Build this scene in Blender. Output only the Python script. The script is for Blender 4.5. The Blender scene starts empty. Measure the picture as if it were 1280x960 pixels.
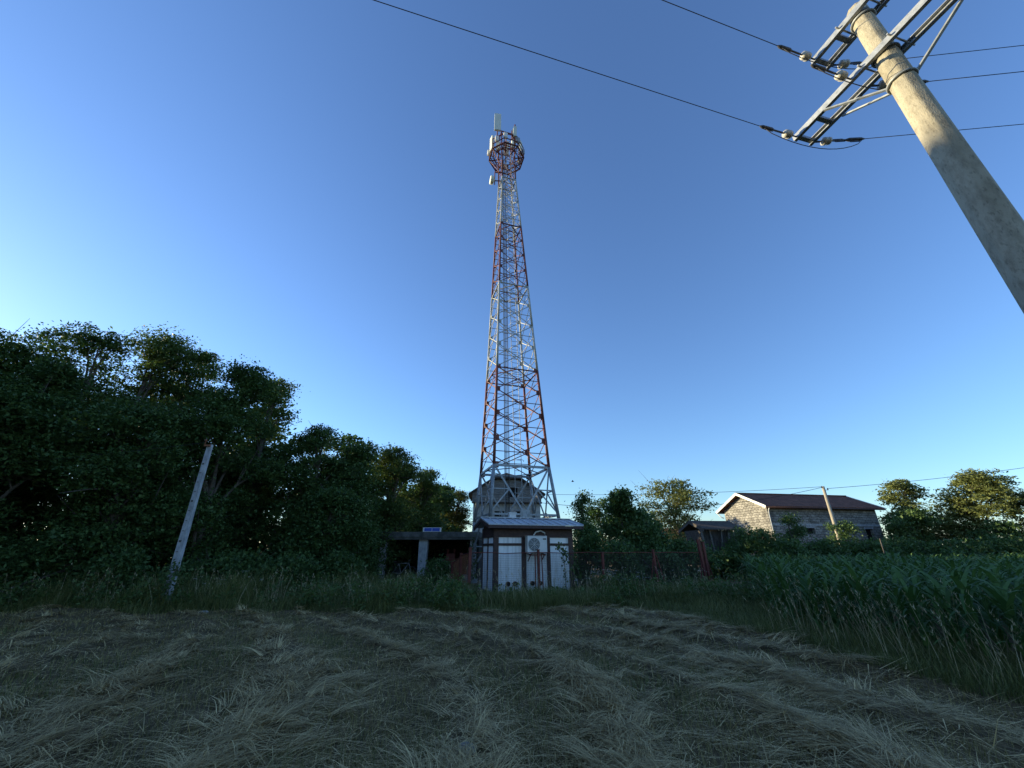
import bpy, math, numpy as np
from mathutils import Vector
R = math.radians
sc = bpy.context.scene
col = sc.collection
rng = np.random.default_rng(7)
PI = math.pi

# ------------------------------------------------------------------ camera frame (1280 x 960 photograph pixels)
F_PX, PITCH, CAM_Z = 482.0, R(23.1), 1.6
CT, ST = math.cos(PITCH), math.sin(PITCH)
def P(px, py, Y):
    """world point seen at a photograph pixel, at horizontal depth Y metres in front of the camera"""
    u, v = (px - 640) / F_PX, (480 - py) / F_PX
    s = Y / (CT - v * ST)
    return Vector((u * s, Y, CAM_Z + s * (ST + v * CT)))

# ------------------------------------------------------------------ materials
def mat(name, c1, c2=None, scale=6.0, rough=0.8, bump=0.0, bscale=None, metal=0.0, detail=6, stretch=(1, 1, 1), spec=0.3, lo=0.35, hi=0.65):
    m = bpy.data.materials.new(name); m.use_nodes = True
    nt = m.node_tree; b = nt.nodes['Principled BSDF']
    b.inputs['Roughness'].default_value = rough; b.inputs['Metallic'].default_value = metal
    b.inputs['Specular IOR Level'].default_value = spec
    if c2 is None:
        b.inputs['Base Color'].default_value = (*c1, 1)
    tc = nt.nodes.new('ShaderNodeNewGeometry'); mp = nt.nodes.new('ShaderNodeMapping')
    mp.inputs['Scale'].default_value = stretch
    nt.links.new(tc.outputs['Position'], mp.inputs['Vector'])
    if c2 is not None:
        n = nt.nodes.new('ShaderNodeTexNoise'); n.inputs['Scale'].default_value = scale; n.inputs['Detail'].default_value = detail
        n.inputs['Roughness'].default_value = 0.65
        nt.links.new(mp.outputs[0], n.inputs['Vector'])
        r = nt.nodes.new('ShaderNodeValToRGB')
        r.color_ramp.elements[0].position = lo; r.color_ramp.elements[0].color = (*c1, 1)
        r.color_ramp.elements[1].position = hi; r.color_ramp.elements[1].color = (*c2, 1)
        nt.links.new(n.outputs['Fac'], r.inputs[0]); nt.links.new(r.outputs[0], b.inputs['Base Color'])
    if bump:
        n2 = nt.nodes.new('ShaderNodeTexNoise'); n2.inputs['Scale'].default_value = bscale or scale * 3; n2.inputs['Detail'].default_value = 8
        nt.links.new(mp.outputs[0], n2.inputs['Vector'])
        bp = nt.nodes.new('ShaderNodeBump'); bp.inputs['Strength'].default_value = bump; bp.inputs['Distance'].default_value = 0.03
        nt.links.new(n2.outputs['Fac'], bp.inputs['Height']); nt.links.new(bp.outputs[0], b.inputs['Normal'])
    return m

def leaf_mat(name, ca, cb, trans, tcol, rough=0.6):
    """leaf faces: every separate leaf gets its own tone; part of the light passes through"""
    m = bpy.data.materials.new(name); m.use_nodes = True
    nt = m.node_tree; b = nt.nodes['Principled BSDF']; out = nt.nodes['Material Output']
    g = nt.nodes.new('ShaderNodeNewGeometry'); r = nt.nodes.new('ShaderNodeValToRGB')
    r.color_ramp.elements[0].color = (*ca, 1); r.color_ramp.elements[1].color = (*cb, 1)
    nt.links.new(g.outputs['Random Per Island'], r.inputs[0]); nt.links.new(r.outputs[0], b.inputs['Base Color'])
    b.inputs['Roughness'].default_value = rough; b.inputs['Specular IOR Level'].default_value = 0.25
    if trans > 0:
        t = nt.nodes.new('ShaderNodeBsdfTranslucent'); t.inputs['Color'].default_value = (*tcol, 1)
        mx = nt.nodes.new('ShaderNodeMixShader'); mx.inputs[0].default_value = trans
        nt.links.new(b.outputs[0], mx.inputs[1]); nt.links.new(t.outputs[0], mx.inputs[2]); nt.links.new(mx.outputs[0], out.inputs[0])
    return m

M = {}
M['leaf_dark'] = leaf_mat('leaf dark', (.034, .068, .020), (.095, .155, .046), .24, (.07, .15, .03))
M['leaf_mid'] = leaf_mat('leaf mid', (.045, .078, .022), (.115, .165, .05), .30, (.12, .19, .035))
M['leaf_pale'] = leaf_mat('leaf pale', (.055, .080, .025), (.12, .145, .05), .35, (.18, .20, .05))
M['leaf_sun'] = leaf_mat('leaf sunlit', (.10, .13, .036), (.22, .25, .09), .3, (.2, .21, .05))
M['leaf_vine'] = leaf_mat('leaf vine', (.030, .064, .020), (.075, .125, .038), .25, (.10, .15, .03))
M['bark'] = mat('bark', (.06, .05, .04), (.12, .10, .08), 9, .95, .6, stretch=(1, 1, .25))
M['corn'] = leaf_mat('corn leaf', (.034, .085, .022), (.11, .19, .05), .25, (.08, .16, .03), .65)
M['grass'] = leaf_mat('tall grass', (.062, .085, .020), (.24, .235, .075), .25, (.10, .13, .04))
M['seed'] = leaf_mat('dry seed grass', (.26, .22, .12), (.58, .49, .29), .2, (.4, .34, .18))
M['hay'] = leaf_mat('hay', (.17, .122, .050), (.82, .62, .29), .15, (.5, .38, .18), .6)
M['stubble'] = leaf_mat('stubble', (.11, .095, .030), (.46, .35, .135), .2, (.12, .13, .05))
M['flower'] = mat('white flower', (.55, .56, .52))
M['conc'] = mat('pole concrete', (.23, .205, .155), (.39, .355, .275), 11, .92, .28, 70, stretch=(1, 1, .4), lo=.28, hi=.55)
nt = M['conc'].node_tree; b_ = nt.nodes['Principled BSDF']; src = b_.inputs['Base Color'].links[0].from_socket
mp_ = [n for n in nt.nodes if n.type == 'MAPPING'][0]
vz = nt.nodes.new('ShaderNodeTexNoise'); vz.inputs['Scale'].default_value = 34; vz.inputs['Detail'].default_value = 4; nt.links.new(mp_.outputs[0], vz.inputs['Vector'])
vr = nt.nodes.new('ShaderNodeValToRGB'); vr.color_ramp.elements[0].position = .33; vr.color_ramp.elements[0].color = (.25, .24, .22, 1); vr.color_ramp.elements[1].position = .42; nt.links.new(vz.outputs['Fac'], vr.inputs[0])
vl = nt.nodes.new('ShaderNodeTexNoise'); vl.inputs['Scale'].default_value = 2.2; vl.inputs['Detail'].default_value = 9; nt.links.new(mp_.outputs[0], vl.inputs['Vector'])
v2 = nt.nodes.new('ShaderNodeValToRGB'); v2.color_ramp.elements[0].position = .36; v2.color_ramp.elements[0].color = (.55, .54, .5, 1); v2.color_ramp.elements[1].position = .56; nt.links.new(vl.outputs['Fac'], v2.inputs[0])
m1 = nt.nodes.new('ShaderNodeMixRGB'); m1.blend_type = 'MULTIPLY'; m1.inputs[0].default_value = .35; nt.links.new(src, m1.inputs[1]); nt.links.new(vr.outputs[0], m1.inputs[2])
m2 = nt.nodes.new('ShaderNodeMixRGB'); m2.blend_type = 'MULTIPLY'; m2.inputs[0].default_value = .6; nt.links.new(m1.outputs[0], m2.inputs[1]); nt.links.new(v2.outputs[0], m2.inputs[2])
nt.links.new(m2.outputs[0], b_.inputs['Base Color'])
M['concgrey'] = mat('grey concrete', (.22, .23, .24), (.42, .43, .44), 6, .9, .4, 24, stretch=(1, 1, .5))
M['concdark'] = mat('dark concrete', (.05, .05, .046), (.13, .13, .12), 3, .92, .4, 20)
M['galv'] = mat('galvanised steel', (.20, .22, .23), (.34, .36, .37), 8, .55, 0, metal=.35)
M['red'] = mat('faded red paint', (.085, .026, .022), (.20, .07, .055), 5, .6, .1, 40)
M['white'] = mat('old white paint', (.22, .24, .23), (.46, .47, .44), 9, .55, .05, 40)
M['fencered'] = mat('red fence paint', (.085, .022, .017), (.16, .04, .028), 10, .65, .2, 60)
M['wire'] = mat('wire', (.03, .03, .032), rough=.6)
M['meshwire'] = mat('mesh wire', (.08, .06, .055), rough=.7)
M['darksteel'] = mat('dark steel', (.05, .05, .055), (.11, .11, .115), 20, .55, 0, metal=.3)
M['armsteel'] = mat('crossarm steel', (.24, .26, .28), (.38, .40, .42), 14, .45, 0, metal=.5)
M['ceramic'] = mat('insulator glaze', (.48, .46, .40), rough=.25, spec=.5)
M['panel'] = mat('white sandwich panel', (.56, .57, .57), (.80, .81, .81), 3.0, .55, .03, 20, stretch=(3, 3, .22), lo=.30, hi=.52)
M['brown'] = mat('dark brown trim', (.040, .022, .020), (.075, .042, .036), 8, .6, .1)
M['metalroof'] = mat('grey metal roof', (.36, .38, .40), (.48, .50, .52), 3, .45, .05, 12, metal=.2)
M['acwhite'] = mat('air conditioner enamel', (.55, .56, .54), (.66, .66, .64), 4, .4)
M['acgrille'] = mat('fan grille plastic', (.09, .10, .10), rough=.6)
M['black'] = mat('near black', (.012, .012, .012), (.03, .028, .026), 3, .95)  # near-black tone used on shed walls, wheels and saddle
M['rust'] = mat('rust', (.16, .06, .03), (.28, .12, .06), 12, .85, .3)
M['blue'] = mat('blue sign', (.02, .07, .36), (.03, .10, .46), 3, .4)
M['signwhite'] = mat('white sign border', (.6, .6, .6))
M['wood'] = mat('weathered boards', (.11, .105, .10), (.27, .26, .24), 5, .92, .5, 30, stretch=(.6, .6, 5))
M['woodv'] = mat('weathered slats', (.05, .045, .042), (.12, .11, .10), 5, .95, .5, 30, stretch=(5, 5, .6))
M['shingle'] = mat('old shingle roof', (.035, .028, .024), (.10, .08, .065), 7, .95, .8, 20)
M['plaster'] = mat('old plaster', (.27, .27, .26), (.46, .455, .43), 1.6, .92, .3, 14)
M['earth'] = mat('brown earth', (.09, .06, .04), (.16, .11, .07), 3, .95)
M['redtile'] = mat('far red tile', (.28, .09, .05), (.40, .15, .09), 3, .9)
M['orange'] = mat('far ochre wall', (.42, .24, .13), (.50, .30, .17), 3, .9)
M['stone'] = mat('pale stone', (.22, .21, .19), (.36, .35, .32), 12, .95, .5)
M['barge'] = mat('white barge board', (.62, .63, .62), (.72, .72, .70), 3, .6)
M['downpipe'] = mat('grey downpipe', (.48, .50, .52))
M['hole'] = mat('unlit interior', (.008, .008, .009))
M['bird'] = mat('bird plumage', (.02, .02, .022))

def brick_mat(name, c1, c2, mortar, scale, w, h, msize, bump):
    m = bpy.data.materials.new(name); m.use_nodes = True
    nt = m.node_tree; b = nt.nodes['Principled BSDF']; b.inputs['Roughness'].default_value = .93
    tc = nt.nodes.new('ShaderNodeTexCoord'); br = nt.nodes.new('ShaderNodeTexBrick')
    br.inputs['Scale'].default_value = scale; br.inputs['Brick Width'].default_value = w; br.inputs['Row Height'].default_value = h
    br.inputs['Mortar Size'].default_value = msize; br.inputs['Mortar Smooth'].default_value = .6
    br.inputs['Color1'].default_value = (*c1, 1); br.inputs['Color2'].default_value = (*c2, 1); br.inputs['Mortar'].default_value = (*mortar, 1)
    no = nt.nodes.new('ShaderNodeTexNoise'); no.inputs['Scale'].default_value = 1.6; no.inputs['Detail'].default_value = 8
    ad = nt.nodes.new('ShaderNodeMixRGB'); ad.blend_type = 'LINEAR_LIGHT'; ad.inputs[0].default_value = .16
    nt.links.new(tc.outputs['UV'], ad.inputs[1]); 
    n3 = nt.nodes.new('ShaderNodeTexNoise'); n3.inputs['Scale'].default_value = 3.0
    nt.links.new(tc.outputs['UV'], n3.inputs['Vector']); nt.links.new(n3.outputs['Color'], ad.inputs[2])
    nt.links.new(ad.outputs[0], br.inputs['Vector'])
    nt.links.new(tc.outputs['UV'], no.inputs['Vector'])
    mx = nt.nodes.new('ShaderNodeMixRGB'); mx.blend_type = 'MULTIPLY'; mx.inputs[0].default_value = .7
    rp = nt.nodes.new('ShaderNodeValToRGB'); rp.color_ramp.elements[0].position = .3; rp.color_ramp.elements[0].color = (.35, .34, .33, 1)
    rp.color_ramp.elements[1].position = .65
    nt.links.new(no.outputs['Fac'], rp.inputs[0]); nt.links.new(br.outputs['Color'], mx.inputs[1]); nt.links.new(rp.outputs[0], mx.inputs[2])
    nt.links.new(mx.outputs[0], b.inputs['Base Color'])
    bp = nt.nodes.new('ShaderNodeBump'); bp.inputs['Strength'].default_value = bump; bp.inputs['Distance'].default_value = .04; bp.invert = True
    nt.links.new(br.outputs['Fac'], bp.inputs['Height']); nt.links.new(bp.outputs[0], b.inputs['Normal'])
    return m
M['barnstone'] = brick_mat('barn stone', (.36, .345, .315), (.21, .20, .18), (.10, .095, .085), 1.0, .46, .24, .03, .8)
M['tile'] = brick_mat('brown roof tile', (.18, .064, .036), (.25, .095, .055), (.08, .034, .022), 1.0, .26, .34, .02, .9)

# ------------------------------------------------------------------ objects
def tag(o, label=None, cat=None, group=None, kind=None):
    if label: o['label'] = label
    if cat: o['category'] = cat
    if group: o['group'] = group
    if kind: o['kind'] = kind
    return o
def empty(name, loc, label, cat, group=None):
    o = bpy.data.objects.new(name, None); o.empty_display_size = .2
    col.objects.link(o); o.location = loc
    return tag(o, label, cat, group)

class MB:
    """collects shapes given in world coordinates; build() links them as one mesh object"""
    def __init__(s): s.v = []; s.f = []; s.mi = []; s.m = 0; s.sm = []; s.smooth = False
    def poly(s, pts, faces):
        b = len(s.v); s.v.extend([tuple(p) for p in pts])
        for f in faces: s.f.append(tuple(b + i for i in f)); s.mi.append(s.m); s.sm.append(s.smooth)
    def hexa(s, p):  # 8 points: bottom ring 0-3, top ring 4-7
        s.poly(p, [(0, 3, 2, 1), (4, 5, 6, 7), (0, 1, 5, 4), (1, 2, 6, 5), (2, 3, 7, 6), (3, 0, 4, 7)])
    def box(s, c, size, e1=(1, 0, 0), e2=(0, 1, 0), e3=(0, 0, 1)):
        c = Vector(c); a, b, d = Vector(e1) * size[0] / 2, Vector(e2) * size[1] / 2, Vector(e3) * size[2] / 2
        s.hexa([c - a - b - d, c + a - b - d, c + a + b - d, c - a + b - d, c - a - b + d, c + a - b + d, c + a + b + d, c - a + b + d])
    def bar(s, p, q, w, h=None, up=(0, 0, 1)):
        p, q = Vector(p), Vector(q); d = (q - p)
        if d.length < 1e-6: return
        d.normalize(); h = h or w
        a = d.cross(Vector(up))
        if a.length < 1e-3: a = d.cross(Vector((1, 0, 0)))
        a.normalize(); b = a.cross(d)
        a, b = a * w / 2, b * h / 2
        s.hexa([p - a - b, p + a - b, p + a + b, p - a + b, q - a - b, q + a - b, q + a + b, q - a + b])
    def tube(s, pts, rad, n=8, cap=True, smooth=True):
        pts = [Vector(p) for p in pts]; k = len(pts)
        rad = [rad] * k if isinstance(rad, (int, float)) else rad
        sm0 = s.smooth; s.smooth = smooth
        b = len(s.v); ref = Vector((0, 0, 1))
        d0 = (pts[-1] - pts[0]).normalized()
        if abs(d0.z) > .8: ref = Vector((1, 0, 0))
        for i, p in enumerate(pts):
            d = (pts[min(i + 1, k - 1)] - pts[max(i - 1, 0)]).normalized()
            a = d.cross(ref)
            if a.length < 1e-4: a = d.cross(Vector((0, 1, 0)))
            a.normalize(); c = d.cross(a)
            for j in range(n):
                t = 2 * PI * j / n
                s.v.append(tuple(p + a * math.cos(t) * rad[i] + c * math.sin(t) * rad[i]))
        def add(f, sm): s.f.append(f); s.mi.append(s.m); s.sm.append(sm)
        for i in range(k - 1):
            for j in range(n):
                j2 = (j + 1) % n
                add((b + i * n + j, b + i * n + j2, b + (i + 1) * n + j2, b + (i + 1) * n + j), smooth)
        if cap:
            add(tuple(b + j for j in range(n))[::-1], False)
            add(tuple(b + (k - 1) * n + j for j in range(n)), False)
        s.smooth = sm0
    def disc(s, c, axis, r, t, n=16):
        a = Vector(axis).normalized() * t / 2; c = Vector(c)
        s.tube([c - a, c + a], r, n, smooth=False)
    def build(s, name, mats, parent=None, uv=None, label=None, origin=None):
        me = bpy.data.meshes.new(name)
        o = Vector(origin) if origin is not None else Vector((0, 0, 0))
        if parent is not None:
            o = Vector(parent.location); pp = parent.parent
            while pp: o = o + Vector(pp.location); pp = pp.parent
        me.from_pydata([(x - o.x, y - o.y, z - o.z) for x, y, z in s.v], [], s.f)
        for m in (mats if isinstance(mats, (list, tuple)) else [mats]): me.materials.append(m)
        me.polygons.foreach_set('material_index', s.mi); me.polygons.foreach_set('use_smooth', s.sm)
        if uv:
            l = me.uv_layers.new(name='UVMap'); 
            for poly in me.polygons:
                for li in poly.loop_indices:
                    w = Vector(s.v[me.loops[li].vertex_index]); l.data[li].uv = uv(w, poly.normal)
        me.update()
        ob = bpy.data.objects.new(name, me); col.objects.link(ob)
        if parent is not None: ob.parent = parent
        else: ob.location = o
        if label: ob['label'] = label
        return ob

def np_mesh(name, V, Fq, material, parent=None, origin=(0, 0, 0), smooth=False):
    """quick mesh from numpy arrays: V (n,3) world, Fq (m,3 or 4)"""
    me = bpy.data.meshes.new(name)
    V = np.asarray(V, dtype=np.float32) - np.asarray(parent.location if parent is not None else origin, dtype=np.float32)
    n, k = Fq.shape
    me.vertices.add(len(V)); me.vertices.foreach_set('co', V.ravel())
    me.loops.add(n * k); me.loops.foreach_set('vertex_index', Fq.astype(np.int32).ravel())
    me.polygons.add(n); me.polygons.foreach_set('loop_start', np.arange(0, n * k, k, dtype=np.int32))
    me.polygons.foreach_set('loop_total', np.full(n, k, dtype=np.int32))
    if smooth: me.polygons.foreach_set('use_smooth', np.ones(n, dtype=bool))
    me.materials.append(material); me.update(calc_edges=True)
    o = bpy.data.objects.new(name, me); col.objects.link(o)
    if parent is not None: o.parent = parent
    else: o.location = origin
    return o

# ------------------------------------------------------------------ ground
def swath_c(x, y):
    t = np.maximum(y - 3.0, -2)
    return x + .10 * t + .055 * t * t + .25 * np.sin(y * .7 + x * .3) + .30 * np.sin(x * .62 - .35 * y + 1.0) + .16 * np.sin(1.9 * x + 1.3 * y)
SW = 1.75
def swath_phase(x, y):      # distance (m) from the nearest hay row's middle, measured across
    c = swath_c(x, y) + .35
    return (c / SW - np.round(c / SW)) * SW
def edge_right(y):          # right border of the mown field
    return np.interp(y, [-5, 3, 5.6, 9.4, 13.4], [6.9, 6.5, 5.7, 4.9, 3.6]) + .15 * np.sin(y * 1.7)
def edge_far(x):            # far border of the mown field
    return np.interp(x, [-40, -16, -10, -6, -2.5, .5, 2, 4], [14.0, 12.6, 12.2, 12.9, 12.2, 12.0, 12.9, 13.6]) + .2 * np.sin(x * 1.9)
def mown(x, y): return (x < edge_right(y)) & (y < edge_far(x))
def gz(x, y):
    z = .05 * np.sin(x * .45 + 1) * np.cos(y * .5) + .03 * np.sin(x * 1.3 + y * .9) + .015 * np.sin(x * 3.1 - y * 2.3)
    ph = swath_phase(x, y)
    return z + .045 * np.exp(-(ph / .38) ** 2) * (y < 14) - .05
def axis_pts(lo, hi, fine_lo, fine_hi, step):
    a = list(np.arange(fine_lo, fine_hi + 1e-6, step)); d = step
    x = fine_hi
    while x < hi: d *= 1.25; x += d; a.append(min(x, hi))
    d = step; x = fine_lo
    while x > lo: d *= 1.25; x -= d; a.insert(0, max(x, lo))
    return np.array(sorted(set(a)))
gx = axis_pts(-500, 500, -14, 14, .14); gy = axis_pts(-120, 700, 0, 15, .14)
XX, YY = np.meshgrid(gx, gy)
V = np.stack([XX.ravel(), YY.ravel(), gz(XX, YY).ravel()], 1)
nx, ny = len(gx), len(gy)
ii = (np.arange(ny - 1)[:, None] * nx + np.arange(nx - 1)[None, :]).ravel()
Fg = np.stack([ii, ii + 1, ii + nx + 1, ii + nx], 1)
gm = mat('field soil and thatch', (.075, .055, .024), (.17, .115, .055), 1.3, .95, .9, 22, detail=10, lo=.38, hi=.66)
tag(np_mesh('field', V, Fg, gm, smooth=True), kind='structure')

# ------------------------------------------------------------------ blade-like stuff
def blades(pos, L, W, az, tilt0, tilt1, segs=2):
    """strips: start at pos, head out at azimuth az, tilt from vertical goes tilt0 -> tilt1 (radians); taper to a point"""
    n = len(pos)
    dirh = np.stack([np.cos(az), np.sin(az), np.zeros(n)], 1); side = np.stack([-np.sin(az), np.cos(az), np.zeros(n)], 1)
    rows = [pos]; p = pos
    for i in range(segs):
        t = tilt0 + (tilt1 - tilt0) * ((i + .5) / segs)
        p = p + (dirh * np.sin(t)[:, None] + np.array([0, 0, 1]) * np.cos(t)[:, None]) * (L / segs)[:, None]
        rows.append(p)
    Vs = []
    for i, r in enumerate(rows):
        w = W * (1 - .85 * i / segs)
        Vs += [r - side * w[:, None] / 2, r + side * w[:, None] / 2]
    V = np.stack(Vs, 1).reshape(-1, 3); k = 2 * (segs + 1)
    b = (np.arange(n) * k)[:, None]
    Fq = np.concatenate([b + np.array([[2 * i, 2 * i + 1, 2 * i + 3, 2 * i + 2]]) for i in range(segs)], 1).reshape(-1, 4)
    return V, Fq
def merge(parts):
    Vs, Fs, b = [], [], 0
    for V, F in parts: Vs.append(V); Fs.append(F + b); b += len(V)
    return np.concatenate(Vs), np.concatenate(Fs)
def polar(n, rmin, rmax, amax, power=1.0):
    r = rmin * (rmax / rmin) ** (rng.random(n) ** power); a = rng.uniform(-amax, amax, n)
    return r * np.sin(a), r * np.cos(a), r
def ground_pts(x, y, dz=0.0): return np.stack([x, y, gz(x, y) + dz], 1)

# cut hay: raked tufts that fan out along the rows, and loose strands scattered over them
def row_dir(x, y):
    e = .05
    return np.arctan2(-1.0, (swath_c(x, y + e) - swath_c(x, y - e)) / (2 * e))       # along a row, towards the near end
x, y, r = polar(15000, 1.9, 21.5, R(74), .82)
ph = swath_phase(x, y); wob = .35 * np.sin(x * .8 + 1.7 * np.sin(y * .6)) + .25 * np.sin(y * 1.3 + x * 2.1)
row = np.round((swath_c(x, y) + .35) / SW); amp = .62 + .38 * np.sin(row * 2.4 + .9 * y + .7 * np.sin(1.7 * y + row))
keep = mown(x, y) & (rng.random(len(x)) < amp * np.exp(-((ph + .3 * wob) / (.44 + .2 * wob)) ** 2))
x, y, r, ph = x[keep], y[keep], r[keep], ph[keep]; nt_ = len(x)
taz = row_dir(x, y) + rng.normal(0, .35, nt_) - 1.1 * np.clip(ph / .45, -1, 1) + PI * (rng.random(nt_) < .18)
per = 20; n = nt_ * per
q = lambda a: np.repeat(a, per)
az = q(taz) + rng.normal(0, .15, n) + q(rng.normal(0, .25, nt_)) * rng.uniform(-1, 1, n)
sx, sy = rng.normal(0, 1, n) * q(rng.uniform(.02, .07, nt_)), rng.normal(0, 1, n) * q(rng.uniform(.02, .07, nt_))
L = q(rng.uniform(.25, .62, nt_)) * rng.uniform(.55, 1.1, n); W = (.0026 + .0008 * q(r)) * rng.uniform(.6, 1.6, n)
h = q(rng.uniform(.015, .10, nt_)) * np.exp(-(q(ph) / .5) ** 2) + rng.uniform(0, .02, n)
t0 = q(rng.uniform(R(62), R(84), nt_)) + rng.normal(0, .10, n); t1 = R(96) + rng.normal(.08, .12, n)
xx, yy = q(x) + sx, q(y) + sy
P1 = blades(np.stack([xx, yy, gz(xx, yy) + h], 1), L, W, az, t0, t1, 3)
x, y, r = polar(195000, 1.8, 21.5, R(74), .82)
ph = swath_phase(x, y)
keep = mown(x, y) & (rng.random(len(x)) < (.30 + .22 * np.exp(-(ph / .5) ** 2)))
x, y, r, ph = x[keep], y[keep], r[keep], ph[keep]; n = len(x)
az = row_dir(x, y) + rng.normal(0, .9, n) + .8 * np.sin(x * 4.1 + 1.7 * np.sin(y * 3.3)) * np.sin(y * 3.7 + x)
L = rng.uniform(.10, .42, n); W = (.0026 + .0008 * r) * rng.uniform(.6, 1.6, n)
h = rng.random(n) ** 1.5 * .10 * np.exp(-(ph / .4) ** 2) + .02
t0 = R(88) + rng.normal(-.10, .2, n); t1 = t0 + rng.uniform(-.05, .45, n)
P2 = blades(np.stack([x, y, gz(x, y) + h], 1), L, W, az, t0, t1)
V1, F1 = P1; V2, F2 = P2
V, Fq = merge([P1, P2])
tag(np_mesh('cut_hay', V, Fq, M['hay']), 'pale cut hay lying in curved rows over the mown field', 'hay', kind='stuff')

# short stubble between the rows
x, y, r = polar(240000, 1.8, 21.5, R(74), .82)
ph = swath_phase(x, y)
keep = mown(x, y) & (rng.random(len(x)) < .25 + .75 * (np.abs(ph) > .3))
x, y, r = x[keep], y[keep], r[keep]; n = len(x)
V, Fq = blades(ground_pts(x, y, -.01), rng.uniform(.04, .12, n), (.0028 + .0008 * r) * rng.uniform(.7, 1.3, n), rng.uniform(0, 2 * PI, n),
               rng.uniform(0, .5, n), rng.uniform(.3, 1.3, n))
tag(np_mesh('stubble', V, Fq, M['stubble']), 'short green brown stubble between the rows of cut hay', 'stubble', kind='stuff')

x, y, r = polar(90000, 1.8, 21.5, R(74), .82)
ph = swath_phase(x, y); gp = np.sin(x * .9 + 1.9 * np.sin(y * .55) + 1) + np.sin(y * 1.1 + 1.3 * np.sin(x * .7))
keep = mown(x, y) & (np.abs(ph) > .28) & (rng.random(len(x)) < np.clip(gp * .6 + .15, 0, 1))
x, y, r = x[keep], y[keep], r[keep]; n = len(x)
V, Fq = blades(ground_pts(x, y, -.01), rng.uniform(.06, .16, n), (.0028 + .0008 * r) * rng.uniform(.7, 1.3, n), rng.uniform(0, 2 * PI, n), rng.uniform(0, .4, n), rng.uniform(.3, 1.2, n))
tag(np_mesh('short_grass', V, Fq, M['grass']), 'patches of short green grass regrowing between the hay rows', 'grass', kind='stuff')

# tall uncut grass along the far and right borders
def belt(n):
    xs, ys = [], []
    x = rng.uniform(-34, 9.5, n); y = edge_far(x) + rng.random(n) ** 1.3 * np.interp(x, [-34, -5, -2, 4, 10], [5, 7.5, 3.2, 4.2, 5])
    ok = ~((x > -1.2) & (x < 2.6) & (y > 15.8 + .3 * x)); xs.append(x[ok]); ys.append(y[ok])
    m = n // 4; y = rng.uniform(1.0, 15.5, m); x = edge_right(y) + rng.random(m) ** 1.2 * np.interp(y, [1, 6, 10, 15], [2.2, 1.7, 3.6, 7.5])
    xs.append(x); ys.append(y)
    return np.concatenate(xs), np.concatenate(ys)
x, y = belt(120000); n = len(x); r = np.hypot(x, y)
hgt = (.47 + .22 * np.sin(x * .9 + 1.3 * np.sin(y)) * np.cos(x * .37) + .18 * np.sin(x * 2.7)) * np.clip((y - edge_far(x)) / 1.1 + .45, .45, 1.25)
hgt = np.where(x > edge_right(y), np.clip(hgt, .3, .5) * np.clip((x - edge_right(y)) / .9 + .35, .35, 1), hgt)
hgt = np.where((x > -1.4) & (x < 3.2) & (y < 17), np.minimum(hgt, .42), hgt); hgt = np.clip(hgt, .2, .95)
parts = [blades(ground_pts(x, y, -.02), hgt * rng.uniform(.6, 1.25, n), (.005 + .0008 * r) * rng.uniform(.7, 1.4, n), rng.uniform(0, 2 * PI, n),
                rng.uniform(0, .35, n), rng.uniform(.4, 1.5, n), 3)]
V, Fq = merge(parts)
tag(np_mesh('tall_grass', V, Fq, M['grass']), 'uncut green grass belt between mown field and fence', 'grass', kind='stuff')

# dry seed stems above the grass, thickest beside the maize
def seeds(x, y):
    n = len(x); r = np.hypot(x, y); az = rng.normal(2.6, 1.5, n)
    L = rng.uniform(.55, 1.2, n); t0 = rng.uniform(0, .3, n); t1 = rng.uniform(.2, 1.3, n)
    base = ground_pts(x, y, -.02)
    V1, F1 = blades(base, L, .0035 + .0005 * r, az, t0, t1, 3)
    tip = (V1.reshape(n, 8, 3)[:, 6] + V1.reshape(n, 8, 3)[:, 7]) / 2
    k = 7
    tp = np.repeat(tip, k, 0) - np.stack([np.cos(np.repeat(az, k)), np.sin(np.repeat(az, k)), np.ones(n * k)], 1) * rng.uniform(0, .14, (n * k, 1)) * np.array([.5, .5, .8])
    V2, F2 = blades(tp, rng.uniform(.025, .07, n * k), np.full(n * k, .005) + .0006 * np.repeat(r, k), rng.uniform(0, 2 * PI, n * k), rng.uniform(.1, .8, n * k), rng.uniform(.5, 1.5, n * k), 1)
    return merge([(V1, F1), (V2, F2)])
y1 = rng.uniform(4.4, 9.5, 230); x1 = edge_right(y1) + rng.uniform(.2, 1.6, 230)
x2 = rng.uniform(-30, 9, 1100); y2 = edge_far(x2) + rng.uniform(.2, 3, 1100)
ok = ~((x2 > -1.2) & (x2 < 2.6) & (y2 > 15.6 + .3 * x2)); x2, y2 = x2[ok], y2[ok]
V, Fq = seeds(np.concatenate([x1, x2]), np.concatenate([y1, y2]))
tag(np_mesh('seed_grass', V, Fq, M['seed']), 'dry straw coloured seed stems standing above the uncut grass', 'grass', kind='stuff')

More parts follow.
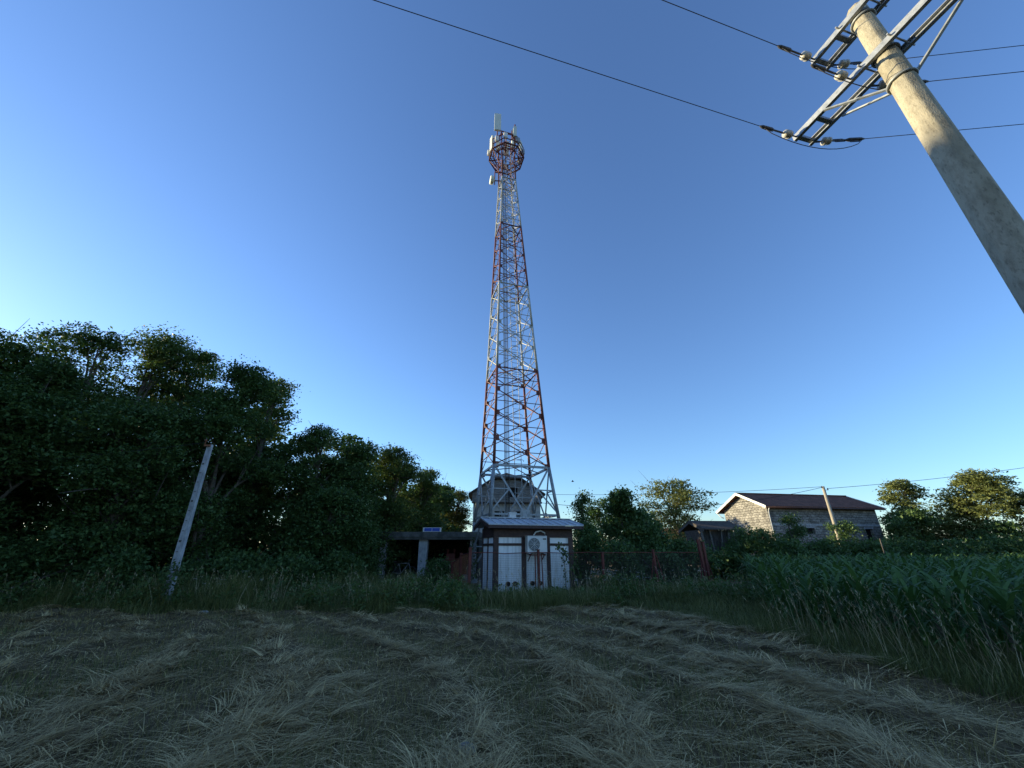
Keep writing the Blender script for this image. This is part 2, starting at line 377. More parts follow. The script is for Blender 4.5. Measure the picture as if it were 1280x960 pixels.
# small white umbels in the uncut grass
mb = MB()
for cx, cy, k in [(3.2, 15.2, 22), (4.6, 15.6, 16), (-8.6, 13.2, 8), (-13.4, 14.2, 12), (-16, 13.8, 8), (6.2, 15.0, 10), (1.2, 13.2, 6)]:
    for _ in range(k):
        px_, py_ = cx + rng.normal(0, .5), cy + rng.normal(0, .3); h = rng.uniform(.55, 1.0)
        b = Vector((px_, py_, 0)); t = b + Vector((rng.normal(0, .06), rng.normal(0, .06), h))
        mb.m = 1; mb.tube([b, t], .006, 4, cap=False); mb.m = 0
        for _ in range(6):
            c = t + Vector((rng.normal(0, .035), rng.normal(0, .035), rng.normal(0, .012))); s_ = .016
            mb.poly([c + Vector((-s_, -s_, 0)), c + Vector((s_, -s_, .004)), c + Vector((s_, s_, 0)), c + Vector((-s_, s_, .004))], [(0, 1, 2, 3)])
tag(mb.build('wild_flowers', [M['flower'], M['grass']]), 'small white wild flowers dotted through the uncut grass', 'flowers', kind='stuff')

# ------------------------------------------------------------------ trees and bushes
def leaf_quads(c, size, tilt, elong=1.7):
    """diamond leaves at centres c"""
    n = len(c); a = rng.uniform(0, 2 * PI, n); tl = rng.normal(0, tilt, n); roll = rng.normal(0, tilt, n)
    d = np.stack([np.cos(a) * np.cos(tl), np.sin(a) * np.cos(tl), np.sin(tl)], 1)
    s0 = np.stack([-np.sin(a), np.cos(a), np.zeros(n)], 1); up = np.cross(d, s0)
    s = s0 * np.cos(roll)[:, None] + up * np.sin(roll)[:, None]
    size = size * rng.uniform(.5, 1.0, n) ** -.8 * .68; L = (size * rng.uniform(.6, 1.3, n))[:, None] * d * .5 * elong ** .5; W = (size * rng.uniform(.6, 1.3, n))[:, None] * s * .5 / elong ** .5
    V = np.stack([c - L, c + W - L * .1, c + L, c - W - L * .1], 1).reshape(-1, 3)
    return V, np.arange(4 * n).reshape(n, 4)
def crown_points(base, H, rad, z0, nl, clumps, per, flat, sig, round_=1.0):
    """lobed crown: returns leaf centres and lobe centres"""
    lobes = []
    for i in range(nl):
        t = (i + rng.random()) / nl
        zz = z0 + (H - z0) * t
        prof = math.sin(PI * min(1, (.12 + .80 * t)) ** (1.15 * round_)) ** .6
        rr = rad * prof * rng.uniform(.2, .70); a = rng.uniform(0, 2 * PI) if i < nl - 1 else 0
        if i == nl - 1: rr = rad * .15
        lr = rad * rng.uniform(.36, .56) * (1 - .40 * t)
        zz = min(zz, H - lr * .75)
        lobes.append((base[0] + rr * math.cos(a), base[1] + rr * math.sin(a), max(base[2] + zz, base[2] + z0 * .6), lr))
    lob = np.array(lobes)
    wgt = lob[:, 3] ** 1.3 * (.75 + .6 * np.linspace(0, 1, nl)); idx = rng.choice(nl, clumps, p=wgt / wgt.sum())
    d = rng.normal(size=(clumps, 3)); d /= np.linalg.norm(d, axis=1)[:, None]
    rr = rng.random(clumps) ** .38
    cc = lob[idx, :3] + d * (rr * lob[idx, 3])[:, None] * np.array([1.1, 1.1, .85]) * rng.uniform(.82, 1.06, (clumps, 1))
    m = clumps * per
    pts = np.repeat(cc, per, 0) + rng.normal(size=(m, 3)) * np.array([sig, sig, sig * flat]) * np.repeat(rng.uniform(.5, 1.4, clumps), per)[:, None]
    pts[:, 2] -= .25 * np.hypot(pts[:, 0] - np.repeat(cc[:, 0], per), pts[:, 1] - np.repeat(cc[:, 1], per))
    return pts[pts[:, 2] > .05], lob
def tree(name, base, H, rad, label, group, leaf='leaf_dark', z0=1.5, nl=22, clumps=620, per=22, size=.2, flat=.35, sig=.34, tilt=.55, trunk=.2, cat='tree', round_=1.0, branches=True):
    base = (base[0], base[1], 0.0)
    root = empty(name, base, label, cat, group)
    pts, lob = crown_points(base, H, rad, z0, nl, clumps, per, flat, sig, round_)
    V, Fq = leaf_quads(pts, size, tilt)
    np_mesh('crown' if cat == 'tree' else 'foliage', V, Fq, M[leaf], root)
    mb = MB()
    top = min(H * .8, float(lob[:, 2].max()))
    lean = rng.normal(0, .25, 2)
    ax = lambda t: Vector((base[0] + lean[0] * t + .1 * math.sin(5 * t), base[1] + lean[1] * t, -.1 + (top + .1) * t))
    ts = [i / 7 for i in range(8)]
    mb.tube([ax(t) for t in ts], [trunk * (1.25 if t == 0 else 1) * (1 - .85 * t) + .012 for t in ts], 8)
    if branches:
        for lx, ly, lz, lr in lob:
            t = max(.12, min(.9, (lz - lr * 1.1 - .4 * H * .3) / max(top, .1)))
            s_ = ax(t); e_ = Vector((lx, ly, lz)); mid = (s_ + e_) / 2 + Vector((0, 0, .12 * (e_ - s_).length))
            r0 = trunk * .42 * (1 - .6 * t) + .01
            mb.tube([s_, mid, e_], [r0, r0 * .65, r0 * .2], 5, cap=False)
            for _ in range(2):
                q = e_ + Vector(rng.normal(size=3)) * lr * .7
                mb.tube([mid, (mid + q) / 2 + Vector((0, 0, .06)), q], [r0 * .5, r0 * .3, .006], 4, cap=False)
    mb.build('trunk' if cat == 'tree' else 'stem', M['bark'], root)
    return root
def tree_px(name, px, py, Y, wpx, label, group, **k):
    """stands so that its top reaches the pixel's height at depth Y; wpx = crown width in photograph pixels"""
    p = P(px, py, Y); s = Y / (CT - (480 - py) / F_PX * ST)
    return tree(name, (p.x, Y), p.z, wpx / 2 * s / F_PX, label, group, **k)

GT = 'leafy trees along the edge of the mown field'
big = dict(nl=28, clumps=1250, per=40, size=.118, sig=.27, z0=.9, trunk=.24)
tree_px('leafy_tree', -10, 416, 14.5, 190, 'tall dark tree cut off by the picture edge beyond the mown field', GT, leaf='leaf_dark', **big)
tree_px('leafy_tree', 122, 408, 16.5, 150, 'tall dark tree with a broad uneven top, highest of the row', GT, leaf='leaf_dark', **big)
tree_px('leafy_tree', 210, 416, 18.0, 140, 'tall tree with sunlit yellow green top behind the leaning concrete post', GT, leaf='leaf_mid', **big)
tree_px('leafy_tree', 70, 452, 13.8, 140, 'dark lower tree filling the dip between the two tallest trees', GT, leaf='leaf_dark', **big)
tree_px('leafy_tree', 256, 440, 19.5, 95, 'tall tree filling the skyline just above the concrete post top', GT, leaf='leaf_dark', **dict(big, clumps=900))
tree_px('leafy_tree', 205, 505, 15.2, 170, 'drooping dark tree with layered sprays just behind the concrete post', GT, leaf='leaf_dark', **big)
tree_px('leafy_tree', 310, 460, 17.5, 125, 'tall dense tree standing next to the post top', GT, leaf='leaf_dark', **big)
tree_px('leafy_tree', 350, 476, 20.5, 75, 'narrow tree with yellow green sunlit side at the step in the skyline', GT, leaf='leaf_mid', **dict(big, clumps=800))
tree_px('leafy_tree', 400, 534, 20.5, 95, 'medium dark tree with a pointed top below the tall ones', GT, leaf='leaf_dark', **dict(big, clumps=850))
tree_px('leafy_tree', 448, 552, 21.5, 100, 'rounded dark tree behind the vine hedge', GT, leaf='leaf_dark', **dict(big, clumps=850))
tree_px('leafy_tree', 420, 612, 19.0, 110, 'low dark tree in front, bushy down to the vine hedge', GT, leaf='leaf_dark', **dict(big, clumps=760))
tree_px('leafy_tree', 494, 560, 24.0, 85, 'rounded tree rising behind the open concrete shed', GT, leaf='leaf_mid', **dict(big, clumps=800))
tree_px('leafy_tree', 532, 586, 27.0, 60, 'small tree with ragged top behind the blue sign on the shed roof', GT, leaf='leaf_mid', **dict(big, clumps=600))
tree_px('leafy_tree', 572, 612, 36.0, 48, 'small pale tree between the shed and the old house', GT, leaf='leaf_pale', **dict(big, clumps=400))
GB = 'trees standing behind the first row'
for (bx, by, h, r_, lb) in [(-27, 21, 11.5, 4, 'dark tree of the back row behind the dip at the picture edge'), (-21, 22.5, 11.2, 3.6, 'dark tree of the back row glimpsed through gaps above the lowest branches'),
                            (-16.5, 24.5, 11.0, 3.6, 'back row tree hidden behind the tall dense tree near the post'), (-12.5, 27, 9.2, 3.4, 'back row tree behind the step in the skyline'),
                            (-9.5, 31, 8.4, 3.2, 'back row tree behind the rounded trees above the shed'), (-7, 38, 7.6, 3, 'back row tree beyond the ragged small tree'),
                            (8.4, 27.4, 3.9, 1.7, 'added dark tree hidden low behind the round bush, shading the bush by the crib'), (-6.4, 33.6, 6.3, 2.6, 'added low shade tree hidden between the shed and the old house'), (11.0, 50.3, 7.6, 3.5, 'distant tree behind the dark bushes near the fence')]:  # the two low trees are hidden additions that shade the bush by the crib
    tree('backing_tree', (bx, by), h, r_, lb, GB, leaf='leaf_dark', nl=20, clumps=420, per=18, size=.26, z0=.6, trunk=.22)
for (bx, by, h, r_, lb) in [(-26, 20, 7.0, 4.4, 'dense thicket far behind the dip in the tree row'), (-19.5, 20.2, 6.8, 4.0, 'dense thicket behind the tallest dark tree'), (-14.5, 21.5, 6.6, 3.6, 'dense thicket behind the concrete post'),
                            (-11.2, 22.8, 5.6, 3.2, 'dense thicket behind the vine hedge mounds'), (-8.6, 28.5, 4.0, 3.0, 'dense thicket behind the open concrete shed'), (-16.8, 17.5, 4.2, 2.6, 'dense shrub under the drooping tree with layered sprays')]:
    tree('thicket', (bx, by), h, r_, lb, 'thickets under the tree row', leaf='leaf_dark', nl=26, clumps=700, per=20, size=.24, z0=.2, trunk=.06, cat='bush', round_=.6, branches=False)
for (bx, by, h, r_) in [(-28.6, 14.3, 13.7, 2.5), (-31.5, 15.6, 13.9, 2.6), (-30.5, 12.0, 13.9, 3.0), (-25.4, 10.6, 12.4, 2.6), (-21.0, 8.4, 11.6, 3.8), (-22.5, 2.5, 10.4, 3.6), (-25.5, 15.5, 9.0, 2.6), (-27, 7.5, 11.2, 3.4), (-23, -2.5, 10, 3.6), (-11.5, 46, 8.4, 3.4)]:
    tree('shade_tree', (bx, by), h, r_, 'dark leafy tree of the shading row that runs on beside the mown field', 'trees of the row beyond the view', leaf='leaf_dark', nl=30, clumps=850, per=20, size=.36, z0=.4, trunk=.22)

# low growth under the trees
GU = 'low bushes under the trees'
def bush_px(px, py, Y, wpx, label, leaf='leaf_vine', group=GU, name='bush', **k):
    k = dict(dict(nl=16, clumps=300, per=26, size=.12, z0=.15, trunk=.04, sig=.2, flat=.7, tilt=.8, cat='bush', round_=.7), **k)
    return tree_px(name, px, py, Y, wpx, label, group, **k)
bush_px(20, 672, 14.6, 130, 'dark rounded bush at the picture edge beside the mown field', 'leaf_dark')
bush_px(100, 690, 15.5, 110, 'dark low bush below the tallest tree', 'leaf_dark')
bush_px(158, 688, 14.2, 60, 'upright green bush a little away from the concrete post', 'leaf_mid', clumps=150)
bush_px(262, 700, 16.0, 80, 'dark low bush just behind the concrete post', 'leaf_dark')
bush_px(310, 692, 16.5, 95, 'vine covered hedge mound nearest the concrete post')
bush_px(372, 694, 16.8, 95, 'vine covered hedge mound midway between post and shed')
bush_px(424, 694, 17.5, 60, 'leafy mound beside the open shed with tall shoots', 'leaf_mid')
bush_px(458, 650, 21.0, 44, 'hanging vine bush over the end of the concrete shed', 'leaf_dark', clumps=260)
bush_px(550, 702, 19.5, 44, 'creeper mound in front of the shed beside red fence', 'leaf_vine', clumps=160)
bush_px(566, 736, 13.6, 50, 'leafy green weed clump at the fence corner', 'leaf_mid', clumps=120)
GR = 'bushes behind the wire fence'
bush_px(728, 615, 24.0, 34, 'thin dark tall bush with bare tips beside the equipment hut', 'leaf_dark', GR, clumps=120, z0=.8)
bush_px(726, 655, 21.5, 70, 'dense dark bush right behind the hut corner', 'leaf_dark', GR, clumps=360)
bush_px(770, 614, 23.0, 78, 'large dark bush with spiky top shoots behind the fence', 'leaf_dark', GR, clumps=620, size=.15)
bush_px(802, 655, 22.0, 70, 'dark round bush below the sunlit tree', 'leaf_dark', GR, clumps=380)
bush_px(775, 678, 18.6, 60, 'young leafy bush touching the fence wire', 'leaf_mid', GR, clumps=200)
bush_px(850, 676, 20.5, 80, 'low vine mass sprawling over the fence rail', 'leaf_vine', GR, clumps=320)
bush_px(828, 690, 19.0, 50, 'low vine heap behind the braced fence post', 'leaf_vine', GR, clumps=160)
bush_px(938, 659, 25.0, 74, 'rounded vine covered bush next to the small crib', 'leaf_vine', GR, clumps=460)
bush_px(985, 641, 30.0, 36, 'slim upright bush before the stone barn corner', 'leaf_dark', GR, clumps=220)
bush_px(1048, 650, 34.0, 44, 'rounded bush against the barn wall behind the wooden pole', 'leaf_mid', GR, clumps=240)
for i, (px, py, Y, w, lb) in enumerate([(905, 690, 25, 60, 'dark hedge bush below the small crib'), (970, 676, 26, 80, 'dark hedge bush below the barn corner'),
                                        (1020, 676, 28, 80, 'dark hedge bush under the smaller barn window'), (1075, 676, 29, 90, 'dark hedge bush at the foot of the wooden pole'),
                                        (1125, 672, 30, 90, 'dark hedge bush behind the thin grey stake'), (1180, 676, 29, 100, 'dark hedge bush under the big sunlit tree'),
                                        (1240, 672, 28, 110, 'dark hedge bush before the tree at the picture edge'), (1310, 668, 27, 120, 'dark hedge bush running out of the picture behind the maize')]):
    bush_px(px, py, Y, w, lb, 'leaf_dark', 'hedge bushes behind the maize', 'hedge_bush', clumps=330, size=.17)
GS = 'sunlit trees near the barn'
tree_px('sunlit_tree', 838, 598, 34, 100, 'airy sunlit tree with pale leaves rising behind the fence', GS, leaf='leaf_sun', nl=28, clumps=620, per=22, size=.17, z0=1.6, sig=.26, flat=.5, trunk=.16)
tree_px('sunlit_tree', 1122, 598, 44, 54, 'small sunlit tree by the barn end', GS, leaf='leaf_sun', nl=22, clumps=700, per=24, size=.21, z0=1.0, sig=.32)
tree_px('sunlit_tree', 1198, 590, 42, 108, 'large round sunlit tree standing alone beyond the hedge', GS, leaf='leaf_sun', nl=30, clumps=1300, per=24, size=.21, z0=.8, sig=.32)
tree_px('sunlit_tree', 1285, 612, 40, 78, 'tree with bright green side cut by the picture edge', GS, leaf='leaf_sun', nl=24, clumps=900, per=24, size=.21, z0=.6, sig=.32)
bush_px(1130, 636, 40, 70, 'dark bush filling the space between barn and sunlit trees', 'leaf_dark', GR, clumps=360, size=.2)
bush_px(1236, 652, 38, 60, 'low dark bush between the two biggest sunlit trees', 'leaf_dark', GR, clumps=300, size=.2)

xw, yw = belt(3200); okw = (yw < 16.5) & ~((xw > -1.2) & (xw < 3.0) & (rng.random(len(xw)) < .8)); xw, yw = xw[okw][:620], yw[okw][:620]; hw_ = rng.uniform(.25, .75, len(xw)); hw_ = np.where((xw > -1.4) & (xw < 3.2), np.minimum(hw_, .4), hw_)
per = 46; c = np.stack([np.repeat(xw, per), np.repeat(yw, per), np.repeat(hw_, per) * rng.uniform(.15, 1.1, len(xw) * per)], 1) + rng.normal(size=(len(xw) * per, 3)) * np.array([.11, .11, .03])
V, Fq = leaf_quads(c, .085, .7); tag(np_mesh('weeds', V, Fq, M['leaf_mid']), 'broad leaved weeds mixed into the uncut grass belt', 'weeds', kind='stuff')

# ------------------------------------------------------------------ maize
def corn_geo(seed):
    g = np.random.default_rng(seed); parts = []
    H = g.uniform(.85, 1.05)
    a = np.array([0, PI / 2])
    parts.append(blades(np.zeros((2, 3)), np.full(2, H), np.full(2, .032), a, np.zeros(2), np.full(2, .06), 3))
    n = 11
    z = np.linspace(.18, H * .97, n); az = np.arange(n) * PI + g.normal(0, .45, n) + g.uniform(0, PI)
    pos = np.stack([np.zeros(n), np.zeros(n), z], 1)
    L = np.interp(z, [0, .6, H], [.4, .75, .5]) * g.uniform(.85, 1.15, n)
    parts.append(blades(pos, L, np.full(n, .075) * g.uniform(.8, 1.2, n), az, np.full(n, .25), g.uniform(1.7, 2.7, n), 6))
    return merge(parts)
cv = [corn_geo(100 + i) for i in range(6)]
xs, ys = [], []
for i in range(34):
    off = i * .72
    yy = np.arange(3.5, 25, .24)
    xx = np.maximum(edge_right(np.minimum(yy, 9.4)) + 1.25 + off, 0) + .05 * (yy - 9) * (yy > 9)
    xs.append(xx); ys.append(yy)
x = np.concatenate(xs); y = np.concatenate(ys)
x = x + rng.normal(0, .06, len(x)); y = y + rng.normal(0, .05, len(x))
az_ = np.degrees(np.arctan2(x, y))
keep = (az_ > np.interp(y, [9, 14], [31.5, 29])) & (az_ < 62) & (y < np.interp(x, [5, 10, 30], [19, 22.5, 25])) & ~((y > 14) & (x < 8.6)) & (rng.random(len(x)) < .93)
x, y = x[keep], y[keep]
order = np.argsort(np.hypot(x, y)); x, y = x[order], y[order]
protos = []
for i in range(6):
    me_o = np_mesh('maize_plant', *cv[i], M['corn']); col.objects.unlink(me_o); protos.append(me_o.data); bpy.data.objects.remove(me_o)
NI = 290
for i in range(min(NI, len(x))):
    o = bpy.data.objects.new('maize_plant', protos[i % 6]); col.objects.link(o)
    o.location = (x[i], y[i], float(gz(x[i], y[i])) - .02); o.rotation_euler = (0, 0, rng.uniform(0, 6.28)); s_ = rng.uniform(.85, 1.2); o.scale = (s_, s_, s_)
    tag(o, 'green maize plant with long arching leaves in the front rows of the crop', 'maize', 'maize plants at the field edge')
parts = []
for i in range(NI, len(x)):
    V0, F0 = cv[i % 6]; a = rng.uniform(0, 6.28); s_ = rng.uniform(.9, 1.22)
    ca, sa = math.cos(a) * s_, math.sin(a) * s_
    parts.append((np.stack([V0[:, 0] * ca - V0[:, 1] * sa + x[i], V0[:, 0] * sa + V0[:, 1] * ca + y[i], V0[:, 2] * s_], 1), F0))
V, Fq = merge(parts)
tag(np_mesh('maize_crop', V, Fq, M['corn']), 'dense green maize crop filling the field below the barn', 'maize', kind='stuff')

# ------------------------------------------------------------------ frames for the buildings
class Fr:
    def __init__(s, o, ang, lean=0): s.lean = lean; s.o = Vector(o); s.e1 = Vector((math.cos(ang), math.sin(ang), 0)); s.e2 = Vector((-math.sin(ang), math.cos(ang), 0))
    def __call__(s, a, b, z): return s.o + s.e1 * a + s.e2 * b + Vector((s.lean * z, 0, z))
def fbox(mb, f, a0, a1, b0, b1, z0, z1):
    mb.hexa([f(a0, b0, z0), f(a1, b0, z0), f(a1, b1, z0), f(a0, b1, z0), f(a0, b0, z1), f(a1, b0, z1), f(a1, b1, z1), f(a0, b1, z1)])
ANG = R(17)

# ------------------------------------------------------------------ lattice tower
TC = Vector((.20, 21.8, 0)); TF = Fr(TC, ANG, -.0212)
HS = ([0, 2.95, 5.6, 10.6, 28.1, 33.4], [2.08, 1.79, 1.52, 1.28, .54, .54])
def hs(z): return float(np.interp(z, *HS))
BANDS = [(5.6, 0), (11.4, 1), (17.7, 2), (23.1, 1), (28.1, 2), (99, 1)]
def band(z):
    for zt, m in BANDS:
        if z < zt: return m
TM = [M['galv'], M['red'], M['white']]
tower = empty('lattice_tower', TC, 'tall red and white lattice mast behind the equipment hut', 'tower')
CORN = [(-1, -1), (1, -1), (1, 1), (-1, 1)]
def tp(k, z, f=1.0): h = hs(z) * f; return TF(CORN[k % 4][0] * h, CORN[k % 4][1] * h, z)
levels = [5.6]
for z0, z1, n in [(5.6, 11.4, 4), (11.4, 17.7, 4), (17.7, 23.1, 4), (23.1, 28.1, 4), (28.1, 33.0, 3)]:
    levels += [z0 + (z1 - z0) * (i + 1) / n for i in range(n)]
for k in range(4):
    mb = MB(); cuts = [0, 2.95, 5.6, 8, 11.4, 14.5, 17.7, 20.4, 23.1, 25.6, 28.1, 33.4]
    for a, b in zip(cuts[:-1], cuts[1:]):
        mb.m = band((a + b) / 2); ra = np.interp([a, b], [0, 5.6, 33], [.10, .082, .045])
        mb.tube([tp(k, a), tp(k, b)], [float(ra[0]), float(ra[1])], 10)
    for z in levels[:-1]:                                   # gusset plates
        mb.m = band(z - .01 if z > 5.7 else z + .1); c = tp(k, z)
        for d in (TF.e1 * -CORN[k][0], TF.e2 * -CORN[k][1]):
            w = .30 * (1 - z / 60); mb.box(c + d * w * .4, (w, .016, w * 1.2), d, d.cross(Vector((0, 0, 1))), (0, 0, 1))
    mb.m = 0; c = tp(k, .15); mb.box(c, (.5, .5, .3), TF.e1, TF.e2)
    mb.build('leg', TM, tower)
for k in range(4):
    for i, (a, b) in enumerate(zip(levels[:-1], levels[1:])):
        zm = (a + b) / 2; w = .056 * (1 - zm / 75); mb = MB(); mb.m = band(zm)
        n = (tp(k, zm) + tp(k + 1, zm)) / 2 - TF(0, 0, zm); n.normalize()
        mb.bar(tp(k, a), tp(k + 1, b), w, w * .5, n); mb.bar(tp(k + 1, a) - n * w * .5, tp(k, b) - n * w * .5, w, w * .5, n)
        mb.bar(tp(k, zm), tp(k + 1, zm), w * .7, w * .7, n)
        mb.build('cross_brace', TM, tower)
    # splayed base: V from the top corners down to the middle of the base beam, sub-braces, and legs below
    mb = MB(); zt, zb = 5.6, 3.15
    mid = (tp(k, zb) + tp(k + 1, zb)) / 2
    n = (mid - TF(0, 0, zb)).normalized()
    mb.bar(tp(k, zt), tp(k + 1, zt), .08, .05, n); mb.bar(tp(k, zb), tp(k + 1, zb), .09, .06, n)
    for q in (k, k + 1):
        mb.bar(tp(q, zt), mid, .09, .045, n)
        m2 = (tp(q, zt) + mid) / 2; mb.bar(m2, tp(q, (zt + zb) / 2), .06, .05, n); mb.bar(m2, tp(q, zb + .1), .06, .05, n)
        mb.bar(tp(q, .25), mid, .10, .05, n); m3 = (tp(q, .25) + mid) / 2; mb.bar(m3, tp(q, 1.7), .06, .05, n)
    mb.box(mid, (.5, .03, .45), (tp(k + 1, zb) - tp(k, zb)).normalized(), n)
    mb.build('base_brace', TM, tower)
for z in [5.6, 11.4, 17.7, 23.1, 28.1]:                      # horizontal plan rings
    mb = MB(); mb.m = band(z - .05)
    for k in range(4): mb.bar(tp(k, z - .06), tp(k + 1, z - .06), .07, .05)
    for k in range(4): mb.bar((tp(k, z - .06) + tp(k + 1, z - .06)) / 2, (tp(k + 1, z - .06) + tp(k + 2, z - .06)) / 2, .05, .04)
    mb.build('plan_ring', TM, tower)
mb = MB(); tx, ty = -.42, -.05                              # cable tray with feeder cables
for d in (-.13, .13): mb.bar(TF(tx + d, ty, .4), TF(tx * .55 + d, ty, 32.4), .04, .03)
for i in range(54): z = .6 + i * .6; t = (z - .4) / 32; xx = tx + (tx * .55 - tx) * t; mb.bar(TF(xx - .13, ty, z), TF(xx + .13, ty, z), .025, .02)
tray = mb.build('cable_tray', M['galv'], tower)
for d, z1 in ((-.10, 31.5), (-.03, 32.2), (.05, 30.8), (.11, 27.8)):
    mb = MB(); mb.tube([TF(tx + d, ty - .04, .3), TF(tx * .55 + d, ty - .04, z1)], .018, 6); mb.build('feeder_cable', M['wire'], tray)
mb = MB(); lx, ly = .38, .25                                # climbing ladder with safety hoops
def lp(d, e, z): t = z / 32; return TF(lx * (1 - .45 * t) + d, ly * (1 - .6 * t) + e, z)
for d in (-.2, .2): mb.bar(lp(d, 0, .5), lp(d, 0, 32), .045, .03)
for i in range(100): z = .7 + i * .31; mb.bar(lp(-.2, 0, z), lp(.2, 0, z), .022)
lad = mb.build('ladder', M['galv'], tower)
for i in range(33):
    mb = MB(); z = 2.6 + i * .9
    mb.tube([lp(.33 * math.cos(t), -.33 * math.sin(t) * 1.5, z) for t in [PI * j / 8 for j in range(9)]], .014, 4)
    mb.build('safety_hoop', M['galv'], lad)
# platform: octagonal floor and railing
plat = MB(); ZP = 30.9
def oc(r, z, j): t = 2 * PI * (j + .5) / 8; return TF(r * math.cos(t), r * math.sin(t), z)
for j in range(8):
    plat.bar(oc(1.42, ZP, j), oc(1.42, ZP, j + 1), .10, .07); plat.bar(oc(1.0, ZP, j), oc(1.0, ZP, j + 1), .06, .05)
    plat.bar(oc(.55, ZP, j), oc(1.42, ZP, j), .07, .06); plat.bar(oc(.62, ZP - 1.3, j), oc(1.38, ZP - .05, j), .05)
    for q in (1, 2, 3, 4, 5):
        f = q / 6; plat.bar(oc(1.0, ZP + .045, j).lerp(oc(1.0, ZP + .045, j + 1), f), oc(1.42, ZP + .045, j).lerp(oc(1.42, ZP + .045, j + 1), f), .03, .02)
platform = plat.build('platform', M['red'], tower)
mb = MB()
for j in range(8):
    mb.bar(oc(1.42, ZP, j), oc(1.42, ZP + 1.15, j), .055)
    for dz in (.55, 1.12): mb.bar(oc(1.42, ZP + dz, j), oc(1.42, ZP + dz, j + 1), .055)
mb.build('railing', M['red'], platform)
mb = MB()                                                   # head frame over the platform
for k in range(4): mb.bar(tp(k, 33.35), tp(k + 1, 33.35), .07)
for j in range(8): mb.bar(oc(.75, 33.0, j), oc(.75, 33.0, j + 1), .06)
mb.build('head_frame', M['red'], tower)
def antenna(a, b, z, w, h, ang, t=.16, pole=True):
    c = TF(a, b, z); e1 = Vector((math.cos(ang), math.sin(ang), 0)); e2 = Vector((-math.sin(ang), math.cos(ang), 0))
    mb = MB(); mb.box(c, (w, t, h), e1, e2); mb.box(c + Vector((0, 0, h / 2 + .02)), (w * .9, t * .8, .04), e1, e2); mb.box(c - Vector((0, 0, h / 2 + .02)), (w * .9, t * .8, .04), e1, e2)
    an = mb.build('panel_antenna', M['antenna'], tower)
    mb = MB(); q = c + e2 * (t / 2 + .1)
    mb.tube([q - Vector((0, 0, h / 2 + .7)), q + Vector((0, 0, h / 2 + .1))], .045, 8)
    for dz in (-.3, .3): mb.bar(c + Vector((0, 0, dz * h)), q + Vector((0, 0, dz * h)), .06)
    mb.build('mount_pole', M['red'], an)
M['antenna'] = mat('antenna radome', (.50, .55, .50), (.58, .62, .56), 2, .5)
antenna(-.86, -.55, 34.3, .55, 2.0, R(8)); antenna(.75, .15, 34.0, .42, 1.8, R(75)); antenna(-1.3, -.25, 31.9, .40, 1.5, R(-60)); antenna(.35, 1.1, 33.8, .45, 1.6, R(170))
antenna(-.75, -.2, 31.9, .3, .9, R(-20)); antenna(.45, -.5, 32.2, .28, .8, R(30))
for a_, b_2, z_ in ((-1.05, -.95, 31.6), (-.45, -1.35, 31.7), (.6, -1.25, 31.7), (1.25, -.5, 31.6), (1.3, .4, 31.7), (-1.35, .4, 31.6), (.2, 1.3, 31.7)):
    mb = MB(); mb.box(TF(a_, b_2, z_), (.30, .18, .5), TF.e1, TF.e2); mb.box(TF(a_, b_2, z_ - .29), (.2, .12, .06), TF.e1, TF.e2); mb.build('radio_unit', M['acwhite'] if a_ < 0 else M['galv'], tower)
antenna(1.25, -.1, 32.6, .36, 1.5, R(60)); antenna(.35, -1.35, 32.5, .26, 1.1, R(5))
mb = MB(); b = TF(-.75, .1, 33.3); mb.tube([b, b + Vector((0, 0, 2.6))], .02, 6); mb.build('lightning_rod', M['darksteel'], tower)
mb = MB(); b = TF(.72, -.2, 32.6); mb.tube([b, b + Vector((0, 0, 2.6))], .06, 8); mb.build('whip_mast', M['red'], tower)
mb = MB(); c = TF(-1.25, -.35, 27.6)                          # microwave dish
mb.tube([c + TF.e1 * x_ for x_ in (-.20, -.16, .02, .12)], [.30, .33, .33, .10], 20, smooth=False)
dish = mb.build('microwave_dish', M['antenna'], tower)
mb = MB(); mb.bar(c + TF.e1 * .1, TF(-.55, -.5, 27.6), .06); mb.tube([c + TF.e1 * .15 + Vector((0, 0, -.4)), c + TF.e1 * .15 + Vector((0, 0, 1.0))], .035, 8); mb.bar(c + TF.e1 * .15 + Vector((0, 0, .9)), TF(-.5, -.5, 28.5), .05)
mb.build('dish_arm', M['red'], dish)

# ------------------------------------------------------------------ equipment hut
SO = P(616, 742, 16.0); SO.z = 0
HF = Fr(SO, ANG); HL, HD, HZ = 3.32, 1.95, 2.28
hut = empty('equipment_hut', SO, 'white panelled equipment hut with dark brown posts and grey metal roof below the mast', 'hut')
mb = MB(); fbox(mb, HF, -.06, HL + .06, -.06, HD + .06, -.1, .1); mb.build('plinth', M['concdark'], hut)
mb = MB(); fbox(mb, HF, .03, HL - .03, .03, HD - .03, .1, HZ); mb.build('wall_panel', M['panel'], hut)
posts = [(0, .20), (1.13, 1.31), (2.18, 2.32), (HL - .19, HL)]
for a0, a1 in posts:
    mb = MB(); fbox(mb, HF, a0, a1, -.012 if a0 else 0, .10, .1, HZ - .28); mb.build('corner_post' if a0 in (0, HL - .19) else 'frame_post', M['brown'], hut)
mb = MB(); fbox(mb, HF, 0, .12, HD - .12, HD, .1, HZ - .28); mb.build('corner_post', M['brown'], hut)
mb = MB(); fbox(mb, HF, -.008, HL + .008, -.016, .10, HZ - .277, HZ + .08); fbox(mb, HF, -.014, .10, .103, HD, HZ - .277, HZ + .08)
for (a0, a1), (b0, b1) in ((posts[0], posts[1]), (posts[2], posts[3])): fbox(mb, HF, a1, b0, -.004, .06, 1.70, 1.79)
